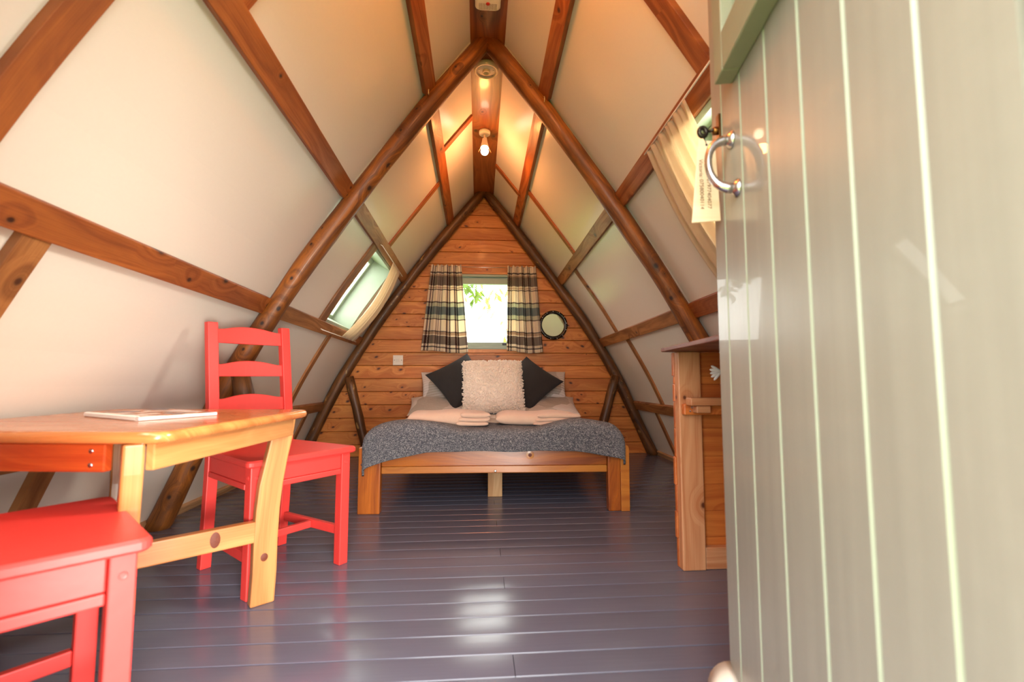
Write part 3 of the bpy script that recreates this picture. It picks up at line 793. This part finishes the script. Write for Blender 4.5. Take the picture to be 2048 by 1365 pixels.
# ------------------------------------------------------------------ red chairs
def make_chair(name, label):
    r = empty(name, label=label, cat='chair', group='red dining chairs')
    # local: +y front, x across. seat trapezoid
    FW, BW, yF, yB = .212, .178, .218, -.205
    m = MB(); ring = []
    for ins, z in ((.004, .432), (0, .437), (0, .449), (.005, .455)):
        P_ = [(-BW+ins, yB+ins), (BW-ins, yB+ins)]+[(FW-ins-.018+.018*math.sin(a), yF-ins-.018+.018*math.cos(a)) for a in [math.pi/2*(1-i/4) for i in range(5)]]+[(-FW+ins+.018-.018*math.sin(a), yF-ins-.018+.018*math.cos(a)) for a in [math.pi/2*i/4 for i in range(5)]]
        ring.append([(a, b, z) for a, b in P_])
    m.loft(ring, True, True, False); m.build('seat', RED, r)
    fx, bx, fy = .174, .150, .180
    for s_ in (-1, 1):
        MB().box(s_*fx-.019, s_*fx+.019, fy-.019, fy+.019, 0, .4315).build('leg', RED, r, .003)
        # rear leg runs on up as the back post, bent at the seat
        path = [(0, -.215), (.2, -.200), (.40, -.19), (.50, -.192), (.70, -.218), (.955, -.254)]
        ring = []
        for z, yy in path:
            hw = .0215; ring.append([(s_*bx-hw*.9, yy-.017, z), (s_*bx+hw*.9, yy-.017, z), (s_*bx+hw*.9, yy+.017, z), (s_*bx-hw*.9, yy+.017, z)])
        m = MB(); m.loft(ring, True, True, False); m.build('leg', RED, r, .003)
    def yb(z): return float(np.interp(z, [.5, .7, .955], [-.192, -.218, -.254]))
    for z0, z1 in ((.590, .645), (.735, .785), (.872, .930)):
        m = MB(); rings = []
        for i in range(13):
            u = i/12; x = -bx+.014+(2*bx-.028)*u; hump = .016*max(0, math.sin(math.pi*min(max((u-.12)/.76, 0), 1)))**.8
            zt = z1+hump; cv = -.012*math.sin(math.pi*u)
            rings.append([(x, yb(z0)-.008+cv, z0), (x, yb(z0)+.008+cv, z0), (x, yb(zt)+.008+cv, zt), (x, yb(zt)-.008+cv, zt)])
        m.loft(rings, True, True, False); m.build('back_slat', RED, r, .0025)
    def apron(a, b, t=.010):
        a, b = Vector(a), Vector(b); d = (b-a).normalized(); n_ = Vector((-d.y, d.x, 0)); c = (a+b)/2; L = (b-a).length/2
        m = MB().obox((c.x, c.y, .402), d*L, n_*t, (0, 0, .029), 0)
        m.obox((c.x, c.y, .362), d*L, n_*(t+.003), (0, 0, .010), 0)
        m.build('apron', RED, r, .003)
    apron((-fx+.021, fy+.006, 0), (fx-.021, fy+.006, 0)); apron((-bx+.018, -.188, 0), (bx-.018, -.188, 0))
    for s_ in (-1, 1):
        apron((s_*(fx+.006), fy-.021, 0), (s_*(bx+.006), -.171, 0))
        a, b = Vector((s_*fx, fy-.02, .127)), Vector((s_*bx, -.18, .127)); d = b-a
        MB().obox((a+b)/2, d/2, Vector((-d.y, d.x, 0)).normalized()*.010, (0, 0, .017), 0).build('stretcher', RED, r, .003)
        MB().lathe([(.007, 0), (.007, .0015), (.0055, .0015), (.004, .0004)], (s_*fx, fy+.019, .395), (0, 1, 0), 12).build('plug', RED, r)
        MB().lathe([(.007, 0), (.007, .0015), (.0055, .0015), (.004, .0004)], (s_*(fx+.019), fy, .395), (s_, 0, 0), 12).build('plug', RED, r)
    MB().box(-.152, .152, -.010, .010, .112, .140, 0).build('stretcher', RED, r, .003)
    return r
def face(f): return math.atan2(-f[0], f[1])
ch1 = make_chair('red_chair', 'coral red ladder back wooden chair standing beyond the low table')
ch1.location = (-.789, 1.877, 0); ch1.rotation_euler = (0, 0, face((.783, -.622)))
ch2 = copy_tree(ch1); ch2.location = (-.874, .872, 0); ch2.rotation_euler = (0, 0, face((.712, .702)))
ch2['label'] = 'coral red wooden chair nearest the doorway, seat in front of the table'

# ------------------------------------------------------------------ bed
BR_ = math.radians(-1.6); BC = (.095, 2.53)
bed = empty('bed', (BC[0], BC[1], 0), BR_, label='low pine double bed frame in front of the back wall', cat='bed')
BXL, BXR, BLEN = -.735, .735, 1.66
for s_ in (-1, 1):
    # post: wide stained board plus a lighter outer board with a rounded top
    x0, x1 = (BXL, BXL+.118) if s_ < 0 else (BXR-.118, BXR-.048)
    m = MB().box(x0, x1, -.018, .032, 0, .352, 2); m.build('leg', BEDWOOD, bed, .006)
    if s_ > 0:
        P_ = [(BXR-.048, 0), (BXR, 0), (BXR, .33)]+[(BXR-.02+.02*math.cos(a), .335+.022*math.sin(a)) for a in [math.pi/2*i/5 for i in range(6)]]+[(BXR-.048, .357)]
        MB().prism(P_, -.020, .045, 1).build('leg_cheek', BEDLT, bed, .002)
    MB().lathe([(.007, 0), (.007, .002), (.004, .003)], ((BXL+.022) if s_ < 0 else BXR-.026, -.020, .262), (0, -1, 0), 14).build('bolt', STEEL, bed)
    box('leg', BEDWOOD, bed, s_*.72-.03, s_*.72+.03, BLEN-.09, BLEN-.03, 0, .34, .004)
    box('side_rail', BEDWOOD, bed, s_*.722-.012, s_*.722+.012, .034, BLEN-.03, .20, .335, .004)
m = MB().box(BXL+.119, BXR-.119, .004, .030, .245, .332, 0); m.build('foot_rail', BEDWOOD, bed, .004)
box('foot_rail_edge', BEDLT, bed, BXL+.119, BXR-.119, .002, .030, .207, .2445, .004)
MB().lathe([(.007, 0), (.007, .002), (.003, .0025)], (0, .002, .218), (0, -1, 0), 14).build('bolt', STEEL, bed)
knot(bed, (.19, .0038, .302), (0, -1, 0), .022, .022, BEDLT); knot(bed, (.19, .0028, .302), (0, -1, 0), .010, .010, KNOT)
box('head_rail', BEDWOOD, bed, BXL+.06, BXR-.06, BLEN-.06, BLEN-.03, .18, .34, .004)
box('centre_rail', RAWPINE, bed, -.030, .030, .034, BLEN-.06, .200, .262, .003); box('centre_leg', RAWPINE, bed, -.043, .045, .31, .36, 0, .199, .003)
for i in range(9): box('slat', RAWPINE, bed, -.708, .708, .10+.165*i, .17+.165*i, .265, .282, .002, L=0)

def rbox_cloth(name, mat, x0, x1, y0, y1, z0, ztop, r, nx=40, ny=40, wob=.006, seed=0, sub=0, fz=None):
    """soft slab: rounded box built as a two-sided grid"""
    rnd = random.Random(seed); ph = [rnd.uniform(0, 6) for _ in range(6)]
    m = MB(); hx, hy = (x1-x0)/2, (y1-y0)/2; cx, cy = (x0+x1)/2, (y0+y1)/2; h = ztop-z0
    def prof(a):  # edge profile 0..1 -> (in-plane factor, height factor)
        return a
    def pt(u, v, top):
        a, b = 2*u-1, 2*v-1
        e = max(0, 1-abs(a)**8)**.5*max(0, 1-abs(b)**8)**.5
        x = cx+hx*a; y = cy+hy*b
        z = z0+h/2+(h/2)*e*(1 if top else -1)
        if top: z += wob*e*(math.sin(6*a+ph[0]+2*b)+math.sin(5*b+ph[1]-3*a)*.8+.5*math.sin(13*a+ph[2])*math.sin(11*b+ph[3]))
        if fz and top: z += fz(a, b)*e
        return (x, y, z)
    # denser at the edge
    def s_(t): return .5-.5*math.cos(math.pi*t)
    m.grid(lambda u, v: pt(s_(u), s_(v), True), nx, ny, lambda u, v: (s_(u)*(x1-x0), s_(v)*(y1-y0)))
    m.grid(lambda u, v: pt(s_(u), s_(v), False), nx, ny, lambda u, v: (s_(u)*(x1-x0), s_(v)*(y1-y0)))
    return m.build(name, mat)
BZ = math.radians
mt = rbox_cloth('mattress', MATTRESS, -.70, .70, .012, BLEN-.02, .284, .405, .05, 30, 30, .002, 1)
mt.location = (BC[0], BC[1], 0); mt.rotation_euler = (0, 0, BR_)
tag(mt, 'pale mattress lying on the pine bed', 'mattress')
du = rbox_cloth('bed_sheet', LINEN, -.69, .69, .02, BLEN-.10, .370, .425, .05, 60, 60, .006, 5)
du.location = (BC[0], BC[1], 0); du.rotation_euler = (0, 0, BR_)
tag(du, 'grey and white striped bedding spread over the mattress', 'bedding')
# knitted throw over the bed foot
def throw():
    m = MB(); xl, xr = -.715, .712; r = .085; top0 = .440
    def edge(t, R=r):  # distance past the edge start -> (run, drop)
        if t <= 0: return t, 0.0
        if t < R*math.pi/2: return R*math.sin(t/R), R*(1-math.cos(t/R))
        return R, R+(t-R*math.pi/2)
    cl, cr = xl+r, xr-r; yf = -.065+r   # plane starts of the roll-over
    def pt(u, v):
        # u across -1..1 cloth metres, v along
        X = (xl-.10)+(xr-xl+.17)*u; tx = 0
        if X < cl: run, dx = edge(cl-X, .075); x = cl-run
        elif X > cr: run, dx = edge(X-cr, .075); x = cr+run
        else: x, dx = X, 0.0
        c = abs(x-.01)/.7
        hump = .048*max(0, math.sin(math.pi*min(max((c-.30)/.75, 0), 1)))**1.0
        # hem depth: longer at the corners
        hem = .045+.012*c**2+(.062*max(0, -(x+.36)/.30)**1.3 if x < -.36 else 0)+(.030*max(0, (x-.42)/.25)**1.5 if x > .42 else 0)
        T0, T1 = -.43, r*math.pi/2*.75+hem+hump
        V = T0+(T1-T0)*v
        run, dy = edge(V, .065); y = yf-run if V > 0 else yf-V
        z = top0+hump*(1-max(0, min(1, (-V-.05)/.3)))-math.hypot(max(dy, 0), dx*.95)+.004*math.sin(X*19+3)*math.sin(V*17)
        z -= .0 if V > -.3 else .035*min(1, (-V-.3)/.13)
        if dy > .03: y -= .010*math.sin(X*11+1)*min(1, dy/.1)-.004
        return (x, y, z)
    m.grid(pt, 110, 60, lambda u, v: (u*1.62, v*.72))
    o = m.build('throw_blanket', KNIT, None, solid=.012); o.location = (BC[0], BC[1], 0); o.rotation_euler = (0, 0, BR_)
    tag(o, 'marled blue grey knitted throw draped over the foot of the bed', 'blanket'); return o
throw()

def pillow(name, mat, w, h, t, pinch=.06, n=28, seed=0, bumpy=.0, p=2.4):
    rnd = random.Random(seed); ph = [rnd.uniform(0, 6) for _ in range(4)]; m = MB()
    def s_(x): return .5-.5*math.cos(math.pi*x)
    def pt(u, v, sg):
        a, b = 2*s_(u)-1, 2*s_(v)-1
        e = (max(0, 1-abs(a)**p)*max(0, 1-abs(b)**p))**.55
        x = a*w/2*(1-pinch*(1-b*b)*a*a); z = b*h/2*(1-pinch*(1-a*a)*b*b)
        y = sg*t/2*e*(1+bumpy*(math.sin(5*a+ph[0])*math.sin(4*b+ph[1])+.5*math.sin(9*a+7*b+ph[2])))
        return (x, y, z)
    for sg in (1, -1): m.grid(lambda u, v: pt(u, v, sg), n, n, lambda u, v: (u*w, v*h))
    return m.build(name, mat)
def place(o, loc, lean, roll=0, yaw=0):
    o.location = loc
    o.rotation_euler = (Matrix.Rotation(yaw, 3, 'Z') @ Matrix.Rotation(-lean, 3, 'X') @ Matrix.Rotation(roll, 3, 'Y')).to_euler()
R_ = math.radians
# four bed pillows, two a side, propped on the wall
for nm, lab, loc, lean, yaw, roll, sz, sd in (
    ('pillow', 'striped pillow lying low at the left of the bed head', (-.235, 3.955, .478), R_(74), R_(4), 0, (.70, .44, .13), 3),
    ('pillow', 'striped pillow propped upright at the left of the bed head', (-.165, 4.105, .615), R_(38), R_(3), R_(-3), (.68, .42, .13), 4),
    ('pillow', 'striped pillow lying low at the right of the bed head', (.50, 3.945, .478), R_(74), R_(-4), 0, (.70, .44, .13), 6),
    ('pillow', 'striped pillow propped upright at the right of the bed head', (.455, 4.10, .615), R_(38), R_(-2), R_(2), (.68, .42, .13), 8)):
    p_ = pillow(nm, LINEN, *sz, pinch=.05, seed=sd, bumpy=.12); place(p_, loc, lean, roll, yaw); tag(p_, lab, 'pillow', 'striped bed pillows')
cu1 = pillow('cushion', CHARCOAL, .445, .445, .15, .10, 30, 11, .05); place(cu1, (-.150, 3.965, .690), R_(36), R_(45+12), R_(6))
tag(cu1, 'charcoal knitted cushion tipped on its corner, left of the cream one', 'cushion', 'charcoal cushions')
cu2 = pillow('cushion', CHARCOAL, .445, .445, .15, .10, 30, 12, .05); place(cu2, (.428, 3.965, .672), R_(40), R_(45-3), R_(-8))
tag(cu2, 'charcoal knitted cushion tipped on its corner, right of the cream one', 'cushion', 'charcoal cushions')
cf = pillow('cushion', FLEECE, .50, .46, .17, .03, 40, 13, .05, 4.5); place(cf, (.120, 3.785, .645), R_(24), R_(-1), R_(2))
tag(cf, 'fluffy cream fleece cushion standing in the middle of the bed', 'cushion')
# curly pile on the fleece cushion
m = MB(); rnd = random.Random(5)
for i in range(2600):
    a, b = rnd.uniform(-1.0, 1.0), rnd.uniform(-1.0, 1.0)
    e = (max(0, 1-abs(a)**4.5)*max(0, 1-abs(b)**4.5))**.55
    x = a*.252; z = b*.232; y = -(.085*e)-rnd.uniform(-.004, .004)
    r = rnd.uniform(.0055, .0105); ax = Vector((rnd.uniform(-1, 1), rnd.uniform(-1, .2), rnd.uniform(-1, 1))).normalized()
    q = ax.orthogonal().normalized(); q2 = ax.cross(q)
    c = Vector((x, y, z)); V6 = [c+ax*r*1.3, c-ax*r*1.3, c+q*r, c-q*r, c+q2*r, c-q2*r]
    F8 = [(0, 2, 4), (0, 4, 3), (0, 3, 5), (0, 5, 2), (1, 4, 2), (1, 3, 4), (1, 5, 3), (1, 2, 5)]
    m.add(V6, F8, [[(0, 0)]*3]*8, True)
m.build('fleece_pile', FLEECE, cf, recalc=False, kind='stuff')

def towel(lab, x0, x1, y0, z0, h, fold, seed):
    r = empty('folded_towel', ((x0+x1)/2, y0, z0), R_(2 if seed == 1 else -2), label=lab, cat='towel', group='folded towels')
    L = (x1-x0)/2; rnd = random.Random(seed); ph = rnd.uniform(0, 6)
    def slabm(xa, xb, za, zb, d, yo):
        m = MB(); n = 26
        rings = []
        for i in range(n+1):
            u = i/n; x = xa+(xb-xa)*(.5-.5*math.cos(math.pi*u)); e = max(.0, 1-abs(2*(x-xa)/(xb-xa)-1)**7)**.5
            zc, hz = (za+zb)/2, (zb-za)/2*max(e, .05)
            wob = .004*math.sin(x*23+ph); ring = []
            for k in range(20):
                a = 2*math.pi*k/20; ca, sa = math.cos(a), math.sin(a); q = .45
                ring.append((x, yo+d/2*math.copysign(abs(ca)**q, ca), zc+hz*math.copysign(abs(sa)**.7, sa)+(wob if sa > 0 else wob*.3)))
            rings.append(ring)
        m.loft(rings, True, True, True); return m
    slabm(-L, L, .0, h*.96, .235, .004).build('folded_body', TOWEL, r)
    xs = L*fold
    for k, (za, zb, d_) in enumerate(((.02, .30, .06), (.29, .56, .066), (.55, .90, .072))):
        slabm(xs-.03+.012*k, L-.010+.005*k, h*za, h*zb, d_, -.094).build('fold_layer', TOWEL, r)
    return r
towel('blush towel folded on the throw, left of the pair', -.405, .065, 2.765, .447, .088, .30, 1)
towel('blush towel folded on the throw, right of the pair', .105, .600, 2.765, .447, .080, .0, 2)

# ------------------------------------------------------------------ curtains
def tart(xt0, xt1, xb0, xb1, seed, lab, urep):
    rnd = random.Random(seed); ph = rnd.uniform(0, 6); m = MB(); zt, zb = 1.772, .957
    def pt(u, v):
        x = (xt0+(xt1-xt0)*u)*(1-v)+(xb0+(xb1-xb0)*u)*v
        f = .35+.65*v
        y = YB-.050-.024*f*math.sin(2*math.pi*4.3*u+ph+.6*math.sin(3*v))-.006*math.sin(2*math.pi*9*u+ph*2)*(1-v)
        x += .006*math.sin(2*math.pi*4.3*u+ph+1.2)*f
        z = zt+(zb-zt)*v+.012*math.sin(5*u+ph)*v*v+(.006*math.sin(40*u) if v < .02 else 0)
        return (x, y, z)
    m.grid(pt, 120, 60, lambda u, v: (u*urep, v))
    o = m.build('tartan_curtain', TARTAN, None, solid=.0012); tag(o, lab, 'curtain', 'tartan curtains at the back window'); return o
tart(-.445, -.165, -.535, -.092, 1, 'brown and cream tartan curtain left of the back window', 1.5)
tart(.268, .540, .258, .612, 4, 'brown and cream tartan curtain right of the back window, beside the mirror', 1.6)
cw = MB().tube([(-.47, YB-.045, 1.763), (.05, YB-.045, 1.757), (.57, YB-.045, 1.765)], .0028, 8)
for x in (-.47, .57): cw.tube([(x, YB-.045, 1.764), (x, YB, 1.764)], .003, 6)
tag(cw.build('curtain_wire', STEEL), 'thin wire over the back window carrying the tartan curtains', 'curtain wire')
def side_curtain(side, yt0, yt1, yb0, yb1, z0, z1, sag, lab, nf):
    m = MB()
    def pt(u, v):
        Yv = (yt0+(yt1-yt0)*u)*(1-v)+(yb0+(yb1-yb0)*u)*v
        ze = z1+(z0-z1)*v
        g = .35+.65*math.sin(math.pi*v)
        d = .047+sag*math.sin(math.pi*v)*(1-.3*u)+(.014*math.sin(2*math.pi*nf*u+.5)+.006*math.sin(2*math.pi*nf*1.7*u))*g+.004*math.sin(2*math.pi*nf*2.7*u)*(1.2-g)
        p = W3(side, ze, Yv+.03*math.sin(math.pi*v)*(u-.2), d); return p
    m.grid(pt, 90, 40, lambda u, v: (u, v))
    return tag(m.build('cream_curtain', CREAMCLOTH, None, solid=.0012), lab, 'curtain', 'cream curtains at the side windows')
side_curtain(-1, 3.535, 3.875, 3.555, 3.945, 1.085, 1.685, .055, 'cream curtain gathered at the left side window', 4)
side_curtain(1, 1.50, 1.865, 1.54, 1.93, 1.085, 1.715, .03, 'cream curtain gathered at the right side window, beside the door', 5)
def rod(side, ze, y0, y1, lab):
    m = MB().tube([W3(side, ze, y0, .047), W3(side, ze, y1, .047)], .0035, 8)
    for yy in (y0+.005, y1-.005): m.tube([W3(side, ze, yy, .047), W3(side, ze, yy, .03)], .003, 6)
    tag(m.build('curtain_rod', WHITEP), lab, 'curtain rod')
rod(-1, 1.688, 3.14, 3.98, 'thin white rod above the left side window'); rod(-1, 1.088, 3.14, 3.98, 'thin white rod below the left side window')
rod(1, 1.718, 1.15, 1.89, 'thin white rod above the right side window')

# ------------------------------------------------------------------ things on the back wall
mi = empty('round_mirror', (.710, YB, 1.217), label='small round mirror in a black dotted frame on the back wall', cat='mirror')
m = MB(); rings = []
for r_, yy in ((.132, -.001), (.137, -.012), (.130, -.022), (.118, -.024), (.108, -.016), (.104, -.012)):
    rings.append([(r_*math.cos(2*math.pi*k/48), yy, r_*1.03*math.sin(2*math.pi*k/48)) for k in range(48)])
fr_ = MB(); fr_.loft(rings, True, False, True); frame_o = fr_.build('frame', plain('black_lacquer', C(16, 13, 13), .22), mi)
MB().lathe([(.107, .0), (.107, .0012)], (-.004, -.0125, 0), (.06, -1, .0), 48).build('looking_glass', MIRROR, mi)
dw, dy = MB(), MB()
for i in range(13):
    a = 2*math.pi*(i+.3)/13
    dw.lathe([(.0042, 0), (.0036, .003), (.001, .004)], (.127*math.cos(a), -.0225, .131*math.sin(a)), (0, -1, 0), 8)
    dy.lathe([(.0030, 0), (.001, .0025)], (.122*math.cos(a+.16), -.0235, .126*math.sin(a+.16)), (0, -1, 0), 8)
for i in range(5):
    for a0, st in ((1.55, .085), (-.35, .10)):
        a = a0+st*i; dw.lathe([(.0026, 0), (.001, .0025)], (.1105*math.cos(a), -.0185, .114*math.sin(a)), (0, -1, 0), 8)
dw.build('white_dots', WHITEP, frame_o, kind='stuff'); dy.build('ochre_dots', plain('ochre_paint', C(168, 140, 60), .5), frame_o, kind='stuff')
sw_ = empty('light_switch', (-.745, YB, .879), label='square white light switch on the pine boards left of the bed', cat='light switch')
MB().box(-.046, .046, -.009, 0, -.046, .046, 0).build('plate', WHITEP, sw_, .003)
for i, s_ in enumerate((-.0095, .0095)):
    MB().obox((s_, -.010, 0), (.0085, 0, 0), (0, .003, .0006*(1 if i else -1)), (0, (.003 if i else -.003), .015), 0).build('rocker', WHITEP, sw_, .001)
for s_ in (-.032, .032): MB().lathe([(.0035, 0), (.0035, .0008)], (s_, -.009, 0), (0, -1, 0), 10).build('screw', DARKMETAL, sw_)

# ------------------------------------------------------------------ things on the ridge board
def ridgez(Y): return sY(Y)*2.565
sm = empty('smoke_alarm_base', (.036, 2.56, ridgez(2.56)), label='round cream detector base without its cover, on the ridge board', cat='detector')
MB().lathe([(.070, 0), (.072, -.012), (.071, -.026), (.066, -.030), (.060, -.030), (.058, -.020)], n=40).build('housing', CREAMP, sm)
MB().lathe([(.059, -.019), (.059, -.022), (.001, -.022)], n=32).build('back_plate', WHITEP, sm)
MB().lathe([(.022, -.022), (.024, -.034), (.018, -.037), (.014, -.028), (.001, -.026)], (0, .004, 0), n=24).build('bulb_socket', CREAMP, sm)
for s_ in (-1, 1): MB().lathe([(.005, -.0225), (.005, -.0235)], (s_*.042, 0, 0), n=10).build('screw_hole', BLACKP, sm)
al = empty('carbon_monoxide_alarm', (.036, 2.085, ridgez(2.085)), label='white rounded alarm with a red button at the top edge of the photo', cat='alarm')
ring = []
for ins, z in ((.004, 0), (0, -.006), (0, -.028), (.006, -.034), (.012, -.036)):
    ring.append([(a, b, z) for a, b in rrect(-.062+ins, .062-ins, -.075+ins, .055-ins, .024-ins*.5)])
MB().loft(ring, True, True, False).build('housing', WHITEP, al)
g = MB()
for i in range(15):
    for j in range(9):
        g.box(-.042+.006*i-.0014, -.042+.006*i+.0014, .006+.0045*j-.0012, .006+.0045*j+.0012, -.0372, -.0355)
g.build('speaker_grille', plain('grille_grey', C(120, 100, 84), .6), al, kind='stuff')
MB().lathe([(.0095, -.035), (.0095, -.039), (.006, -.041), (.001, -.0415)], (0, .006, 0), n=20).build('test_button', plain('red_button', C(170, 24, 20), .35), al, label='round red test button')

def lampfit(name, Yv, lab, tilt):
    r = empty(name, (.035, Yv, ridgez(Yv)), label=lab, cat='lamp')
    MB().lathe([(.040, 0), (.041, -.008), (.040, -.024), (.036, -.028), (.001, -.028)], n=32).build('ceiling_rose', WHITEP, r)
    MB().tube([(0, 0, -.026), (0, -.004, -.045), (0, -.012, -.062)], .007, 10).build('arm', WHITEP, r)
    d = Vector((0, tilt, -1)).normalized(); o = Vector((0, -.014, -.062))
    hd = MB().lathe([(.012, -.005), (.016, 0), (.022, .045), (.030, .085), (.031, .092), (.027, .092), (.024, .08)], o, d, 24).build('lamp_head', WHITEP, r)
    MB().box(-.014, .010, -.030, -.004, -.072, -.060).build('joint', BLACKP, r, .002)
    for s_ in (-1, 1):
        a = o+d*.080+Vector((s_*.029, 0, 0)); b = o+d*.132+Vector((s_*.047, 0, 0))
        MB().tube([a, b], .0032, 8).build('shade_clip', BRASS, r)
    bo = o+d*.118
    n_ = [(.001, -.028), (.016, -.024), (.026, -.010), (.0285, .004), (.024, .018), (.014, .027), (.001, .030)]
    MB().lathe(n_, bo, d, 24).build('bulb', plain('lit_bulb_'+name, C(255, 240, 220), .3, 0, (1, .82, .58, 1), 14), r, label='glowing round bulb')
    return r
lampfit('spot_lamp', 3.20, 'small white ceiling spot lamp with a lit bulb on the ridge board', -.30)

for nm, X, Z, lab in (('cup_hook', -.270, 2.246, 'tiny pale hook screwed into the nearer arch, left of the ridge'), ('cup_hook', .344, 2.236, 'tiny pale hook screwed into the nearer arch, right of the ridge')):
    m = MB().tube([(X, 2.345, Z), (X, 2.322, Z), (X, 2.310, Z-.010), (X, 2.312, Z-.026), (X, 2.320, Z-.032)], .0026, 6)
    tag(m.build(nm, plain('hook_metal', C(214, 190, 150), .35, .3)), lab, 'hook')

# ------------------------------------------------------------------ foliage outside the back window
def leaf_mesh(size=1.0):
    # lobed oak leaf, slightly folded along the rib
    out = []; n = 5
    for i in range(n*2+1):
        t_ = i/(n*2); w_ = .30*math.sin(math.pi*min(t_*1.02, 1))**.7*(1.15 if i % 2 else .45)*(.6+.5*t_)
        out.append((w_, t_))
    vs = [(0, t_, 0) for _, t_ in out]+[(w_, t_+.03, .10*w_) for w_, t_ in out]+[(-w_, t_+.03, .10*w_) for w_, t_ in out]
    k = len(out); fs = []
    for i in range(k-1):
        fs.append((i, k+i, k+i+1, i+1)); fs.append((i+1, 2*k+i+1, 2*k+i, i))
    me = bpy.data.meshes.new('leaf'); me.from_pydata([(a*size, b*size, c*size) for a, b, c in vs], [], fs); return me
LM = leaf_mesh()
def branch(name, loc, path, nleaf, size, mat, lab, seed, spread, trunk):
    r = empty(name, loc, label=lab, cat='tree'); rnd = random.Random(seed)
    bark = plain('bark', C(96, 84, 60), .8)
    MB().tube(path, [.006*(1-.7*i/(len(path)-1)) for i in range(len(path))], 6).build('twig', bark, r)
    q = Vector(path[0]); g = GND-loc[2]; base = Vector(trunk)
    MB().tube([(base.x, base.y, g), (base.x+.02, base.y, g*.5+q.z*.5), (base.x+.01, base.y, q.z+.25), ((base.x+q.x)/2, (base.y+q.y)/2, q.z+.20), q], [.05, .045, .03, .014, .006], 8).build('trunk', bark, r)
    me = LM.copy(); me.materials.append(mat)
    P_ = [Vector(p) for p in path]
    for i in range(nleaf):
        k = rnd.uniform(.15, .999)*(len(P_)-1); a = int(k); p = P_[a].lerp(P_[a+1], k-a)
        o = bpy.data.objects.new('leaf', me); COL.objects.link(o); o.parent = r
        o.location = p+Vector((rnd.gauss(0, spread), rnd.gauss(0, spread), rnd.gauss(0, spread)))
        o.scale = (size*rnd.uniform(.8, 1.2),)*3
        o.rotation_euler = (rnd.uniform(-2.6, -.6), rnd.uniform(-.8, .8), rnd.uniform(-1.4, 1.4))
    return r
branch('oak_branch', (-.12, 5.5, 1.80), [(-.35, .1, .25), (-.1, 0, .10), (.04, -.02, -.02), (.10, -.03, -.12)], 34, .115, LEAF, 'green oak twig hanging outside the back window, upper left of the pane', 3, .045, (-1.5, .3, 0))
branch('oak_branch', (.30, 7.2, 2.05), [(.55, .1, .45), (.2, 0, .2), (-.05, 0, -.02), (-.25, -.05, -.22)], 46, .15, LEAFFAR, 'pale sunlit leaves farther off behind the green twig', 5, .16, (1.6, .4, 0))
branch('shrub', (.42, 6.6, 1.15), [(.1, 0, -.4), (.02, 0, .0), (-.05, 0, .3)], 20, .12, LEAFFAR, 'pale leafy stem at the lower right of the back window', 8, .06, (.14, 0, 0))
